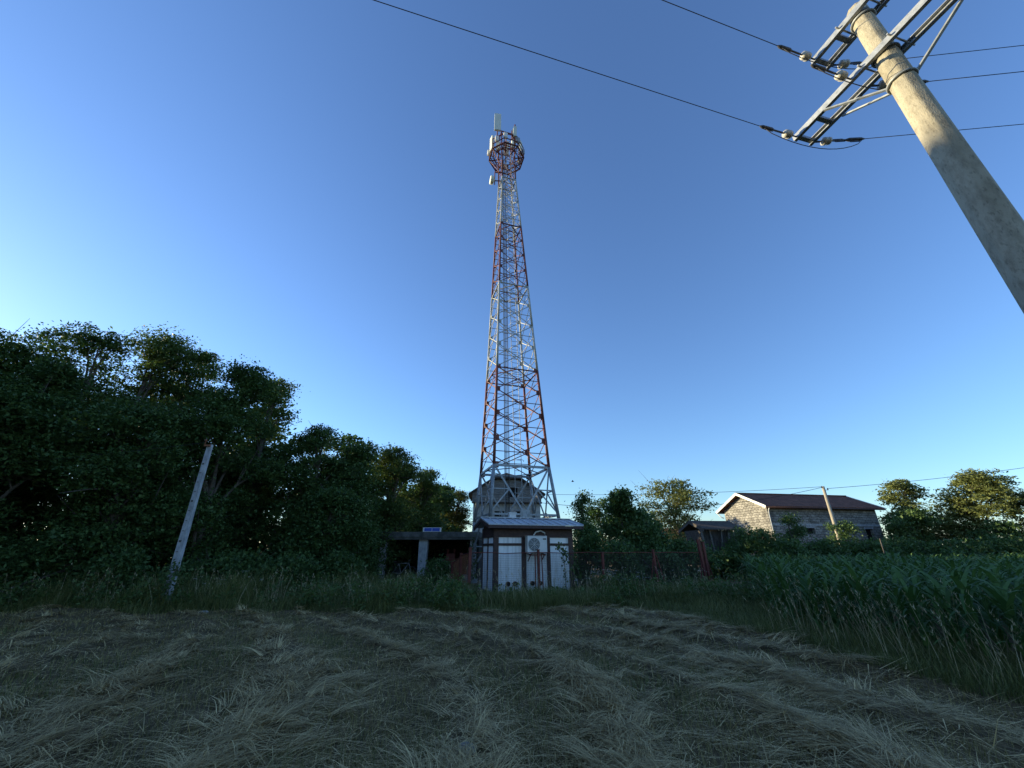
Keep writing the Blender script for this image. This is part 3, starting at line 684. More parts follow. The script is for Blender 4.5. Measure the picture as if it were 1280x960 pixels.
fbox(mb, HF, -.004, .06, .12, HD - .13, 1.70, 1.79); fbox(mb, HF, -.008, .05, .92, 1.0, .1, HZ - .28)
mb.build('trim_rail', M['brown'], hut)
mb = MB(); ov, oe = .32, .42; ER = 2.43; RR = 2.74
mb.poly([HF(0, -.0, HZ + .08), HF(0, HD, HZ + .08), HF(0, HD / 2, RR - .1), HF(.06, 0, HZ + .08), HF(.06, HD, HZ + .08), HF(.06, HD / 2, RR - .1)], [(0, 1, 2), (3, 5, 4), (0, 3, 4, 1), (1, 4, 5, 2), (2, 5, 3, 0)])
mb.build('gable', M['brown'], hut)
mb = MB()
for sgn in (0, 1):
    b_e = -oe if sgn == 0 else HD + oe
    e0, e1_, r0, r1 = HF(-ov, b_e, ER), HF(HL + ov, b_e, ER), HF(-ov, HD / 2, RR), HF(HL + ov, HD / 2, RR)
    up = Vector((0, 0, .03)); q = [e0, e1_, r1, r0]
    if sgn: q = q[::-1]
    mb.hexa(q + [p + up for p in q])
    for i in range(13):                                        # standing seams
        t = i / 12; p0 = e0.lerp(e1_, t) + Vector((0, 0, .045)); p1 = r0.lerp(r1, t) + Vector((0, 0, .045)); mb.bar(p0, p1, .04, .035)
mb.bar(HF(-ov - .02, HD / 2, RR + .05), HF(HL + ov + .02, HD / 2, RR + .05), .24, .03)
roof = mb.build('roof', M['metalroof'], hut)
mb = MB()
for a in (-ov + .02, HL + ov - .02):
    for b in (-oe, HD + oe): mb.bar(HF(a, b, ER - .07), HF(a, HD / 2, RR - .07), .035, .13)
mb.bar(HF(-ov, -oe + .02, ER - .06), HF(HL + ov, -oe + .02, ER - .06), .03, .11)
fbox(mb, HF, -ov + .05, HL + ov - .05, -oe + .05, -.02, ER - .08, ER - .055)
mb.build('fascia', M['brown'], roof)
for a in (.58, .86, 1.55, 1.86):
    mb = MB(); c = HF(a, -.0, .38); mb.disc(c, HF.e2, .085, .07, 18); v_ = mb.build('vent', M['rust'], hut)
    mb = MB(); mb.disc(c - HF.e2 * .045, HF.e2, .068, .02, 16); mb.build('vent_opening', M['hole'], v_)
# air conditioner on the hut wall
AC = HF(1.66, -.19, 1.75)
ac = empty('air_conditioner', AC - Vector((0, 0, .30)), 'white air conditioner outdoor unit with round fan on the hut front', 'air conditioner')
mb = MB(); mb.box(AC, (.80, .30, .56), HF.e1, HF.e2); mb.box(AC + Vector((0, 0, .295)), (.82, .32, .02), HF.e1, HF.e2)
for s_ in (-.3, .3): mb.box(AC + HF.e1 * s_ - Vector((0, 0, .31)), (.08, .28, .04), HF.e1, HF.e2)
mb.build('casing', M['acwhite'], ac)
fc = AC - HF.e1 * .13 - HF.e2 * .155
mb = MB(); mb.disc(fc, HF.e2, .235, .02, 28); gr = mb.build('fan_grille', M['acgrille'], ac)
mb = MB()
for r_ in (.07, .12, .17, .22): mb.tube([fc - HF.e2 * .018 + HF.e1 * r_ * math.cos(t) + Vector((0, 0, r_ * math.sin(t))) for t in [2 * PI * j / 24 for j in range(25)]], .006, 4, cap=False)
for j in range(8):
    t = PI * j / 4; mb.bar(fc - HF.e2 * .018, fc - HF.e2 * .018 + HF.e1 * .23 * math.cos(t) + Vector((0, 0, .23 * math.sin(t))), .008)
mb.build('grille_wire', M['acwhite'], gr)
mb = MB(); mb.box(AC + HF.e1 * .30 - HF.e2 * .152 + Vector((0, 0, .19)), (.14, .006, .05), HF.e1, HF.e2); mb.build('maker_plate', M['acgrille'], ac)
mb = MB(); mb.tube([AC + HF.e1 * x_ + HF.e2 * .05 + Vector((0, 0, z_)) for x_, z_ in ((.36, .1), (.44, .2), (.40, .42), (.22, .50), (.02, .45), (-.08, .33))], .028, 8); mb.build('refrigerant_pipe', M['acwhite'], ac)
mb = MB()
for s_ in (-.28, .28):
    mb.bar(AC + HF.e1 * s_ + HF.e2 * .18 - Vector((0, 0, .345)), AC + HF.e1 * s_ - HF.e2 * .2 - Vector((0, 0, .345)), .05, .03)
    mb.bar(AC + HF.e1 * s_ + HF.e2 * .18 - Vector((0, 0, .6)), AC + HF.e1 * s_ - HF.e2 * .16 - Vector((0, 0, .36)), .03)
mb.bar(AC - HF.e1 * .34 - HF.e2 * .12 - Vector((0, 0, .38)), AC + HF.e1 * .34 - HF.e2 * .12 - Vector((0, 0, .38)), .05, .04)
mb.build('wall_bracket', M['fencered'], ac)

# pale box standing behind the hut at the mast foot
mb = MB(); c = P(640, 646, 19.0); mb.box((c.x, 19.0, 1.6), (.32, .26, 3.0), TF.e1, TF.e2); mb.box((c.x, 19.0, 3.12), (.38, .32, .05), TF.e1, TF.e2)
tag(mb.build('cable_cabinet', M['acwhite'], origin=(c.x, 19.0, 0)), 'narrow pale cable cabinet rising behind the hut roof at the mast foot', 'cabinet')

# ------------------------------------------------------------------ wire fence
FO = P(586, 735, 15.2); FO.z = 0
FF = Fr(FO, ANG)
fence = empty('wire_fence', FO, 'red post fence with square wire mesh around the hut and mast', 'fence')
FLN = 10.3; RZ = 1.45
def post(a, b, h, w=.09, lean=(0, 0)):
    mb = MB(); mb.bar(FF(a, b, -.1), FF(a + lean[0], b + lean[1], h), w, w, FF.e2); mb.box(FF(a + lean[0], b + lean[1], h + .01), (w + .02, w + .02, .02), FF.e1, FF.e2); mb.build('post', M['fencered'], fence)
for a, h, l in [(0, 1.62, 0), (2.62, 1.55, 0), (5.3, 1.45, .04), (7.75, 1.55, -.05), (10.15, 1.95, -.10), (10.3, 1.85, -.02)]: post(a, 0, h, .10 if a > 10 or a == 0 else .085, (l, 0))
post(-.02, 1.7, 1.42); post(-.05, 3.6, 1.05)
for a, dz in [(2.62, 1.40), (7.75, 1.35), (10.2, 1.5)]:
    for s_ in (-1, 1):
        mb = MB(); mb.bar(FF(a + s_ * (.13 if a < 3 else .06), -.01, dz), FF(a + s_ * (.15 if a < 3 else .42), -.05 if a < 3 else 0, -.05), .034, .034, FF.e2); mb.build('brace', M['fencered'], fence)
mb = MB(); n = 24
mb.tube([FF(FLN * i / n, .0, RZ + .012 * math.sin(i * 1.3) - .02 * (i % 6 == 3)) for i in range(n + 1)], .017, 6); mb.build('top_rail', M['fencered'], fence)
mb = MB(); mb.tube([FF(0, 0, RZ), FF(-.02, 1.7, RZ - .1), FF(-.05, 3.6, .98), FF(-.1, 4.6, .7)], .017, 6); mb.build('top_rail', M['fencered'], fence)
def wiremesh(mb, p, a1, zf, n, step=.06):
    nh = int(RZ / step)
    for i in range(n + 1): q = p(a1 * i / n); t = zf(i / n); mb.bar(q + Vector((0, 0, .04)), q + Vector((0, 0, t - .01)), .0045)
    for j in range(1, nh):
        for s_ in range(6):
            t0, t1 = s_ / 6, (s_ + 1) / 6
            if j * step < min(zf(t0), zf(t1)) - .01: mb.bar(p(a1 * t0) + Vector((0, 0, j * step)), p(a1 * t1) + Vector((0, 0, j * step)), .0045)
mb = MB(); wiremesh(mb, lambda a: FF(a, .012, 0), FLN, lambda t: RZ, int(FLN / .06)); mb.build('wire_mesh', M['meshwire'], fence)
mb = MB(); wiremesh(mb, lambda b: FF(.012, b, 0), 4.5, lambda t: RZ - .1 * t * 2 - .5 * max(0, t - .4), 75); mb.build('wire_mesh', M['rust'], fence)

# ------------------------------------------------------------------ open concrete shed
KO = P(472, 720, 23.0); KO.z = 0
KF = Fr(KO, R(1)); KW, KD = 5.25, 5.0
shed = empty('open_shed', KO, 'open fronted shed with flat concrete slab roof on pillars', 'shed')
mb = MB(); fbox(mb, KF, -.15, KW + .15, -.5, KD + .1, 2.16, 2.44); fbox(mb, KF, -.10, KW + .1, -.44, KD, 2.05, 2.16); mb.build('roof_slab', M['concdark'], shed)
def pillar(a, w0, w1):
    mb = MB(); h = 2.05
    mb.hexa([KF(a - w0, -.2, .1), KF(a + w0, -.2, .1), KF(a + w0, .2, .1), KF(a - w0, .2, .1), KF(a - w1, -.2, h), KF(a + w1, -.2, h), KF(a + w1, .2, h), KF(a - w1, .2, h)])
    fbox(mb, KF, a - w0 - .12, a + w0 + .12, -.32, .32, -.1, .1); mb.build('pillar', M['concgrey'], shed)
pillar(.15, .16, .16); pillar(2.33, .19, .24); pillar(KW - .2, .16, .16)
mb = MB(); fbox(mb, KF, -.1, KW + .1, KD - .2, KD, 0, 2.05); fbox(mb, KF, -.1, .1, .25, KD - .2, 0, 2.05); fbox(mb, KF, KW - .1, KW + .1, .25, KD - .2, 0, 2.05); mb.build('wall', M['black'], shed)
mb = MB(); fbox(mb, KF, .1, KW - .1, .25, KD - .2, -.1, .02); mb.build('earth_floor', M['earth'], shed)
# blue sign on the slab edge
B0 = KF(2.30, -.35, 2.44)
sg = empty('roof_sign', B0, 'long low blue sign with white ends lying on the shed roof edge', 'sign')
mb = MB(); fbox(mb, KF, 2.28, 3.28, -.36, -.28, 2.445, 2.665); mb.build('frame', M['signwhite'], sg)
for a0, a1 in ((2.36, 2.76), (2.79, 3.20)):
    mb = MB(); fbox(mb, KF, a0, a1, -.375, -.361, 2.475, 2.64); mb.build('panel', M['blue'], sg)
# things inside and before the shed
C0 = KF(3.72, 1.2, .02)
mc = empty('farm_machine', C0, 'rusty red farm machine standing in the dark shed', 'machine')
mb = MB(); mb.box(C0 + Vector((0, 0, .75)), (.95, .7, .6)); mb.box(C0 + Vector((0, 0, 1.18)), (.5, .5, .26)); mb.box(C0 + Vector((.25, -.36, .8)), (.2, .03, .3)); mb.build('body', M['fencered'], mc)
for s_ in (-.36, .36):
    mb = MB(); mb.tube([C0 + Vector((s_ - .06 if s_ < 0 else s_ - .03, 0, .36)), C0 + Vector((s_ + .03 if s_ < 0 else s_ + .06, 0, .36))], .34, 20, smooth=False); mb.build('wheel', M['black'], mc)
for s_ in (-.2, .18):
    mb = MB(); mb.tube([C0 + Vector((s_, 0, 1.3)), C0 + Vector((s_, 0, 1.55))], .07, 10); mb.build('filler_pipe', M['fencered'], mc)
C1 = KF(1.05, .9, .02)
bk = empty('old_bicycle', C1, 'pale old bicycle leaning at the shed opening', 'bicycle')
def ring(mb, c, r_, t_): mb.tube([c + Vector((r_ * math.cos(a), 0, r_ * math.sin(a))) for a in [2 * PI * j / 20 for j in range(21)]], t_, 6, cap=False)
for s_ in (-.5, .5):
    mb = MB(); ring(mb, C1 + Vector((s_, 0, .33)), .32, .022); w_ = mb.build('wheel', M['darksteel'], bk)
    mb = MB(); 
    for j in range(8): mb.bar(C1 + Vector((s_, 0, .33)), C1 + Vector((s_ + .3 * math.cos(j * PI / 4), 0, .33 + .3 * math.sin(j * PI / 4))), .004)
    mb.build('spoke', M['galv'], w_)
mb = MB()
pts = dict(r=(-.5, .33), b=(-.05, .3), s=(-.2, .8), h=(.36, .82), f=(.5, .33))
for a, b in ('rb', 'bs', 'rs', 'sh', 'bh', 'hf'): mb.tube([C1 + Vector((pts[a][0], 0, pts[a][1])), C1 + Vector((pts[b][0], 0, pts[b][1]))], .022, 8)
mb.build('frame', M['concgrey'], bk)
mb = MB(); mb.box(C1 + Vector((-.22, 0, .88)), (.24, .12, .06)); mb.build('saddle', M['black'], bk)
mb = MB(); mb.tube([C1 + Vector((.34, .0, .82)), C1 + Vector((.33, 0, .95)), C1 + Vector((.4, -.22, 1.0))], .016, 6); mb.tube([C1 + Vector((.33, 0, .95)), C1 + Vector((.4, .22, 1.0))], .016, 6); mb.build('handlebar', M['galv'], bk)
for i, (a, b, w, d, h, z, rz, lb) in enumerate([(2.1, -.62, .62, .4, .24, 0, .2, 'grey concrete block lying at the foot of the middle pillar'), (2.55, -.55, .36, .34, .3, 0, -.3, 'smaller grey concrete block standing beside the middle pillar'),
                                               (1.75, -.5, .34, .3, .18, 0, .6, 'broken flat concrete chunk before the shed opening')]):
    c = KF(a, b, z + h / 2); mb = MB(); q = []
    for zz in (-1, 1):
        for sx, sy in ((-1, -1), (1, -1), (1, 1), (-1, 1)): q.append(c + Vector((sx * w / 2 * rng.uniform(.8, 1), sy * d / 2 * rng.uniform(.8, 1), zz * h / 2 * rng.uniform(.85, 1))))
    mb.hexa(q); o = mb.build('concrete_block', M['concgrey'], origin=(c.x, c.y, 0)); tag(o, lb, 'block')
for i, (a, b, w, d, h, lb) in enumerate([(.62, 1.4, .5, .5, .9, 'dark barrel standing in the shed near its vine covered end'), (3.0, 2.2, .45, .45, .85, 'dark barrel in the shed behind the middle pillar')]):
    c = KF(a, b, 0); br = empty('barrel', c, lb, 'barrel', 'barrels in the shed')
    mb = MB(); mb.tube([c + Vector((0, 0, z_)) for z_ in (0, .02, h * .33, h * .36, h * .66, h * .69, h - .02, h)], [w * .48, w * .5, w * .5, w * .52, w * .5, w * .52, w * .5, w * .48], 18); mb.build('drum', M['darksteel'], br)
    mb = MB(); mb.disc(c + Vector((0, 0, h + .01)), (0, 0, 1), w * .44, .02, 18); mb.build('lid', M['concgrey'], br)

# ------------------------------------------------------------------ old house behind the mast
OF = Fr((-.42, 33.0, 0), R(3))
oh = empty('old_house', OF.o, 'old pale house with half hipped dark roof and boarded gable behind the mast', 'house')
WH, DP = 2.75, 4.0
def wall_with(mb, f, a0, a1, z0, z1, b, holes, t=.2):
    """front wall in the a-z plane with real openings"""
    A = sorted({a0, a1, *[h[0] for h in holes], *[h[1] for h in holes]}); Z = sorted({z0, z1, *[h[2] for h in holes], *[h[3] for h in holes]})
    for i in range(len(A) - 1):
        for j in range(len(Z) - 1):
            am, zm = (A[i] + A[i + 1]) / 2, (Z[j] + Z[j + 1]) / 2
            if not any(h[0] < am < h[1] and h[2] < zm < h[3] for h in holes): fbox(mb, f, A[i], A[i + 1], b, b + t, Z[j], Z[j + 1])
mb = MB(); wall_with(mb, OF, -WH, WH, 0, 5.1, 0, [(-1.0, -.2, 3.3, 4.4), (.7, 1.5, 3.3, 4.4)])
fbox(mb, OF, -WH, -WH + .2, .2, DP, 0, 5.6); fbox(mb, OF, WH - .2, WH, .2, DP, 0, 5.6); fbox(mb, OF, -WH + .2, WH - .2, DP - .2, DP, 0, 5.6)
mb.build('wall', M['plaster'], oh)
mb = MB(); nb = 9                                             # boarded gable, each board a step
for j in range(nb):
    z0 = 5.1 + j * .2; z1 = z0 + .19; hw = min(WH + .1, 1.1 + (6.98 - z1) / .525)
    for a0, a1 in ((-hw, .15), (.85, hw)) if 5.45 < z0 < 6.2 else ((-hw, hw),): fbox(mb, OF, a0, a1, -.06 - .012 * (j % 2), .05, z0, z1)
mb.build('gable_boards', M['wood'], oh)
mb = MB(); fbox(mb, OF, -WH - .1, WH + .1, -.45, -.08, 4.98, 5.08); mb.build('ledge', M['shingle'], oh)
mb = MB(); fbox(mb, OF, .1, .9, .1, .14, 5.4, 6.3); w_ = mb.build('attic_window', M['hole'], oh)
mb = MB(); fbox(mb, OF, .1, .17, -.1, .0, 5.4, 6.3); fbox(mb, OF, .83, .9, -.1, 0, 5.4, 6.3); fbox(mb, OF, .17, .83, -.1, 0, 6.23, 6.3); mb.build('window_frame', M['woodv'], w_)
for a0 in (-1.0, .7):
    mb = MB(); fbox(mb, OF, a0, a0 + .8, .12, .15, 3.3, 4.4); w_ = mb.build('window', M['hole'], oh)
    mb = MB(); fbox(mb, OF, a0 + .37, a0 + .43, .05, .1, 3.3, 4.4); fbox(mb, OF, a0, a0 + .37, .05, .1, 3.95, 4.0); fbox(mb, OF, a0 + .43, a0 + .8, .05, .1, 3.95, 4.0); mb.build('window_frame', M['wood'], w_)
mb = MB(); EW, EZ, HZ2, RZ2 = 3.15, 5.62, 6.98, 7.55; hb = 1.05; th = Vector((0, 0, .14))
for s_ in (-1, 1):
    q = [OF(s_ * EW, -.45, EZ), OF(s_ * EW, DP + .4, EZ), OF(0, DP + .4, RZ2), OF(0, 1.1, RZ2), OF(s_ * hb, -.45, HZ2)]
    k = 5; mb.poly(q + [p + th for p in q], [tuple(range(k))[::s_], tuple(range(k, 2 * k))[::-s_]] + [(i, (i + 1) % k, k + (i + 1) % k, k + i) for i in range(k)])
q = [OF(-hb, -.47, HZ2 - .03), OF(hb, -.47, HZ2 - .03), OF(0, 1.12, RZ2 + .01)]
mb.poly(q + [p + th for p in q], [(0, 2, 1), (3, 4, 5), (0, 1, 4, 3), (1, 2, 5, 4), (2, 0, 3, 5)])
rf = mb.build('roof', M['shingle'], oh)

# ------------------------------------------------------------------ stone barn
BE = P(957, 633.5, 40.0); BF = Fr((BE.x, BE.y, 0), R(10)); BL, BW = 14.2, 7.4; BZ, BR = 5.4, 7.05; o_ = .55
barn = empty('stone_barn', BF.o, 'long stone barn with brown tiled roof beyond the maize field', 'barn')
def buv(w, n):
    d = w - BF.o; a, b = d.dot(BF.e1), d.dot(BF.e2)
    return (a, w.z) if abs(n.dot(BF.e2)) > .6 else (b, w.z)
mb = MB(); f0, f1, g0, g1 = o_, BL - o_, o_, BW - o_
wins = [(4.55, 5.5, 2.95, 3.5), (11.6, 12.5, 2.0, 3.45)]
wall_with(mb, BF, f0, f1, 0, BZ + .2, g0, wins, .35)
fbox(mb, BF, f0, f0 + .35, g0 + .35, g1 - .35, 0, BZ + .2); fbox(mb, BF, f1 - .35, f1, g0 + .35, g1 - .35, 0, BZ + .2); fbox(mb, BF, f0, f1, g1 - .35, g1, 0, BZ + .2)
for a in (f0, f1 - .35):
    q = [BF(a, g0, BZ + .2), BF(a, g1, BZ + .2), BF(a, BW / 2, BR - .06)]; q2 = [p + BF.e1 * .35 for p in q]
    mb.poly(q + q2, [(0, 2, 1), (3, 4, 5), (0, 1, 4, 3), (1, 2, 5, 4), (2, 0, 3, 5)])
mb.build('wall', M['barnstone'], barn, uv=buv)
mb = MB(); fbox(mb, BF, f0 + .001, f1 - .001, g0 - .02, g0 + .02, 3.72, 3.90); mb.build('stone_band', M['concgrey'], barn)
for a0, a1, z0, z1 in wins:
    mb = MB(); fbox(mb, BF, a0, a1, g0 + .28, g0 + .32, z0, z1); w_ = mb.build('window', M['hole'], barn)
    mb = MB(); fbox(mb, BF, a0 - .12, a1 + .12, g0 - .03, g0 + .02, z1 + .003, z1 + .16); mb.build('lintel', M['concgrey'], w_)
mb = MB(); sl = (BR - BZ) / (BW / 2); th = Vector((0, 0, .12))
def ruv(w, n):
    d = w - BF.o; return (d.dot(BF.e1), d.dot(BF.e2) * 1.1)
for q in ([BF(0, 0, BZ), BF(BL, 0, BZ), BF(BL, BW / 2, BR), BF(0, BW / 2, BR)], [BF(0, BW / 2, BR), BF(BL, BW / 2, BR), BF(BL, BW, BZ), BF(0, BW, BZ)]):
    mb.hexa(q + [p + th for p in q])
mb.bar(BF(-.02, BW / 2, BR + .14), BF(BL + .02, BW / 2, BR + .14), .26, .09)
rf = mb.build('roof', M['tile'], barn, uv=ruv)
for a in (-.03, BL + .03):
    mb = MB()
    for b in (-.05, BW + .05): mb.bar(BF(a, b, BZ + .02), BF(a, BW / 2, BR + .04), .05, .24)
    mb.build('barge_board', M['barge'], rf)
mb = MB(); mb.tube([BF(-.05, -.07, BZ - .02), BF(BL + .05, -.07, BZ - .05)], .065, 8); mb.tube([BF(-.05, BW + .07, BZ - .02), BF(BL + .05, BW + .07, BZ - .05)], .065, 8); mb.build('gutter', M['brown'], rf)
mb = MB(); mb.tube([BF(.35, -.07, BZ - .06), BF(.45, .2, BZ - .25), BF(f0 + .1, g0 - .06, BZ - .7), BF(f0 + .1, g0 - .06, 0)], .055, 8); mb.tube([BF(.1, BW + .05, BZ - .06), BF(.25, BW - .3, BZ - .5), BF(.45, BW - .45, BZ - .6)], .05, 8); mb.build('downpipe', M['downpipe'], barn)
for b in np.linspace(.3, BW - .3, 9):
    mb = MB(); zt = BR - abs(b - BW / 2) * sl - .08; mb.bar(BF(.02, b, zt), BF(f0 + .2, b, zt), .08, .1)
    mb.build('purlin', M['woodv'], rf)

# ------------------------------------------------------------------ small maize crib
CO = P(884, 690, 27.0); CF = Fr((CO.x, CO.y, 0), R(6)); CL, CW = 2.1, 2.2
crib = empty('maize_crib', CF.o, 'small dark timber crib with tiled roof and leaning slats by the vine bush', 'crib')
z0, z1 = 1.25, 2.72
for a, b in ((.1, .1), (CL - .1, .1), (.1, CW - .1), (CL - .1, CW - .1)):
    mb = MB(); mb.bar(CF(a, b, 0), CF(a, b, z0), .16); mb.build('leg', M['woodv'], crib)
mb = MB(); fbox(mb, CF, -.15, CL + .15, -.1, CW + .1, z0, z0 + .12); mb.build('floor_beam', M['woodv'], crib)
for a in (.0, .55, 1.1, 1.6, 2.1):
    mb = MB(); mb.bar(CF(a, .05, z0 + .12), CF(a - .22 if a < 1 else a + .05, -.12, z1), .10, .08, CF.e1); mb.build('post', M['wood'], crib)
mb = MB()
for i in range(18):
    a = .05 + i * .118; mb.bar(CF(a, .12, z0 + .12), CF(a - .1, .0, z1), .10, .02, CF.e2)
fbox(mb, CF, 0, CL, CW - .1, CW - .05, z0 + .12, z1)
for i in range(16): b = .12 + i * .125; mb.bar(CF(.02, b, z0 + .12), CF(-.18, b, z1), .10, .02, CF.e1); mb.bar(CF(CL, b, z0 + .12), CF(CL, b, z1), .11, .02, CF.e1)
mb.build('slat_wall', M['woodv'], crib)
mb = MB(); th = Vector((0, 0, .08)); ER_, RR_ = 2.70, 3.28
CO_ = CF.o
for q in ([CF(-.3, -.5, ER_), CF(CL + .5, -.5, ER_), CF(CL + .5, CW / 2, RR_), CF(-.3, CW / 2, RR_)], [CF(-.3, CW / 2, RR_), CF(CL + .5, CW / 2, RR_), CF(CL + .5, CW + .5, ER_), CF(-.3, CW + .5, ER_)]): mb.hexa(q + [p + th for p in q])
mb.build('roof', M['shingle'], crib)
mb = MB()
for b in (-.5, CW + .5): mb.bar(CF(-.28, b, ER_ - .05), CF(-.28, CW / 2, RR_ - .05), .05, .12)
mb.build('barge_board', M['woodv'], crib)

# glimpsed far house through the gap below the sunlit tree
hx = P(842, 672, 75); FH = Fr((hx.x, 75, 0), 0)
fh = empty('far_house', FH.o, 'far ochre house with red roof glimpsed beneath the sunlit tree', 'house')
mb = MB(); wall_with(mb, FH, -4.2, 4.2, 0, 4.0, 0, [(-2.8, -1.7, 1.9, 3.1), (1.7, 2.8, 1.9, 3.1)]); fbox(mb, FH, -4.2, -4, .2, 6, 0, 4); fbox(mb, FH, 4, 4.2, .2, 6, 0, 4); mb.build('wall', M['orange'], fh)
mb = MB(); q = [FH(-4.6, -.5, 3.9), FH(4.6, -.5, 3.9), FH(4.6, 3, 5.0), FH(-4.6, 3, 5.0)]; mb.hexa(q + [p + Vector((0, 0, .12)) for p in q]); q = [FH(-4.6, 3, 5.0), FH(4.6, 3, 5.0), FH(4.6, 6.5, 3.9), FH(-4.6, 6.5, 3.9)]; mb.hexa(q + [p + Vector((0, 0, .12)) for p in q]); mb.build('roof', M['redtile'], fh)
for a0 in (-2.8, 1.7):
    mb = MB(); fbox(mb, FH, a0, a0 + 1.1, .1, .15, 1.9, 3.1); mb.build('window', M['hole'], fh)

# ------------------------------------------------------------------ poles
# big concrete pole with two double crossarms
PX, PY, PH = 5.79, 3.5, 9.93
pole = empty('power_pole', (PX, PY, 0), 'big round concrete power pole with steel crossarms, cropped by the picture edge', 'utility pole')
mb = MB(); zs = list(np.linspace(-.3, PH, 26)); n = 40
def prad(z): return .223 - (.223 - .132) * z / PH
b0 = len(mb.v); mb.smooth = True
for i, z in enumerate(zs):
    r_ = prad(z) * (1 if i < len(zs) - 1 else .96)
    for j in range(n):
        t = 2 * PI * j / n
        f = 1 / max(abs(math.cos((t % (PI / 4)) - PI / 8)), .1) * math.cos(PI / 8)      # octagon
        rr = r_ * (.8 * f * 1.03 + .2)
        if j in (23, 3): rr *= 1.012                                                       # mould seams
        mb.v.append((PX + .05 * (1 - z / PH) + rr * math.cos(t), PY + rr * math.sin(t), z))
for i in range(len(zs) - 1):
    for j in range(n):
        j2 = (j + 1) % n; mb.f.append((b0 + i * n + j, b0 + i * n + j2, b0 + (i + 1) * n + j2, b0 + (i + 1) * n + j)); mb.mi.append(0); mb.sm.append(True)
mb.f.append(tuple(b0 + (len(zs) - 1) * n + j for j in range(n))); mb.mi.append(0); mb.sm.append(False)
mb.build('shaft', M['conc'], pole)
AA = R(90 + 14); ad = Vector((math.cos(AA), math.sin(AA), 0)); an_ = Vector((-ad.y, ad.x, 0))
PC = Vector((PX, PY, 0))
def arm(z, l0, l1, off):
    mb = MB()
    for s_ in (-1, 1):
        p, q = PC + an_ * off * s_ + ad * l0, PC + an_ * off * s_ + ad * l1
        p.z = q.z = z
        mb.bar(p, q, .012, .11); up = Vector((0, 0, .049))
        for d in (1, -1): mb.bar(p + an_ * -s_ * .031 + up * d, q + an_ * -s_ * .031 + up * d, .05, .012)
    L = [l0 + .06, l1 - .06, l1 - .42, l0 + .42]
    for l in L: c = PC + ad * l; c.z = z; mb.bar(c - an_ * (off - .01), c + an_ * (off - .01), .07, .06)
    for l in (-.21, .21): c = PC + ad * l; c.z = z; mb.tube([c - an_ * (off + .08), c + an_ * (off + .08)], .014, 6)
    return mb.build('crossarm', M['armsteel'], pole)
ZL, ZU = 8.63, 9.72
armL = arm(ZL, -1.45, 1.42, .20); armU = arm(ZU, -.75, .72, .185)
for zc in (7.98, ZL, ZU - .12):                               # clamps and diagonal stays
    mb = MB(); r_ = prad(zc) + .012; mb.tube([PC + Vector((r_ * math.cos(t), r_ * math.sin(t), zc)) for t in [2 * PI * j / 24 for j in range(25)]], .02, 6, cap=False)
    mb.build('clamp_band', M['galv'], pole)
for s_ in (-1, 1):
    for k in (-1, 1):
        mb = MB(); p = PC + ad * s_ * .125 + an_ * k * .07; p.z = 7.98; q = PC + ad * s_ * .85 + an_ * k * .20; q.z = ZL - .06
        if k == 1 and s_ == -1: continue
        mb.bar(p, q, .05, .022); mb.build('stay', M['galv'], pole)
def wdir(az): return Vector((math.sin(R(az)), math.cos(R(az)), 0))
D_A, D_B = wdir(-105.6), wdir(96.3)
def string(z, l, side, d, big=False, off=.235):
    """insulator string from a crossarm end out along d; returns the wire's start"""
    c = PC + ad * l + an_ * off * side; c.z = z - .02
    d = (d + Vector((0, 0, -.06))).normalized()
    mb = MB(); mb.tube([c, c + d * .46], .013, 6); mb.box(c + d * .05, (.09, .03, .05), d, an_); mb.box(c + d * .38, (.13, .025, .045), d, an_); mb.box(c + d * .47, (.12, .04, .05), d, an_)
    st = mb.build('insulator', M['darksteel'], pole)
    mb = MB(); q = c + d * .22
    mb.tube([q - d * .085, q - d * .07, q - d * .02, q + d * .0, q + d * .02, q + d * .06, q + d * .085], [.035, .066, .072, .052, .070, .064, .03], 18)
    mb.build('glazed_disc', M['ceramic'], st)
    mb = MB(); mb.box(c + d * .43, (.16, .05, .07), d, an_); mb.tube([c + d * .36, c + d * .56], .016, 8); mb.tube([c + d * .54, c + d * .60, c + d * .80, c + d * .86], [.016, .034, .03, .012], 8); mb.box(c + d * .68 - Vector((0, 0, .035)), (.16, .03, .06), d, an_)
    mb.build('strain_clamp', M['darksteel'], st)
    return c + d * .84
def sagline(p, q, sag, n=24): return [Vector(p).lerp(Vector(q), i / n) - Vector((0, 0, 4 * sag * (i / n) * (1 - i / n))) for i in range(n + 1)]
def cable(p, q, sag, r_, label, group):
    mb = MB(); mb.tube(sagline(p, q, sag, 40), r_, 6); o = mb.build('power_line', M['wire'], origin=p); tag(o, label, 'power line', group)
GW = 'conductors on the big concrete pole'
mb_j = MB()
starts = []
for z, l, dA, nm in ((ZL, 1.36, True, 'lower crossarm end nearest the mast'), (ZU, .66, True, 'upper crossarm'), (ZL, .38, False, 'lower crossarm beside the pole'), (ZL, -1.36, True, 'lower crossarm end above the view')):
    a = string(z, l, 1, D_A, off=.185 if z == ZU else .20); b = string(z, l, -1, D_B, off=.185 if z == ZU else .20)
    starts.append((a, b))
    pts = [a + D_A * -.05]
    for i in range(1, 12): t = i / 12; pts.append(a.lerp(b, t) - Vector((0, 0, .42 * math.sin(PI * t) ** .7)))
    pts.append(b); jm = MB(); jm.tube(pts, .007, 6); jm.build('jumper_loop', M['wire'], pole)
SPAN = 46
labA = ['black conductor crossing the sky toward the lower crossarm end near the mast', 'black conductor reaching the upper crossarm from the top picture edge', None, 'black conductor passing above the view to the far lower crossarm end']
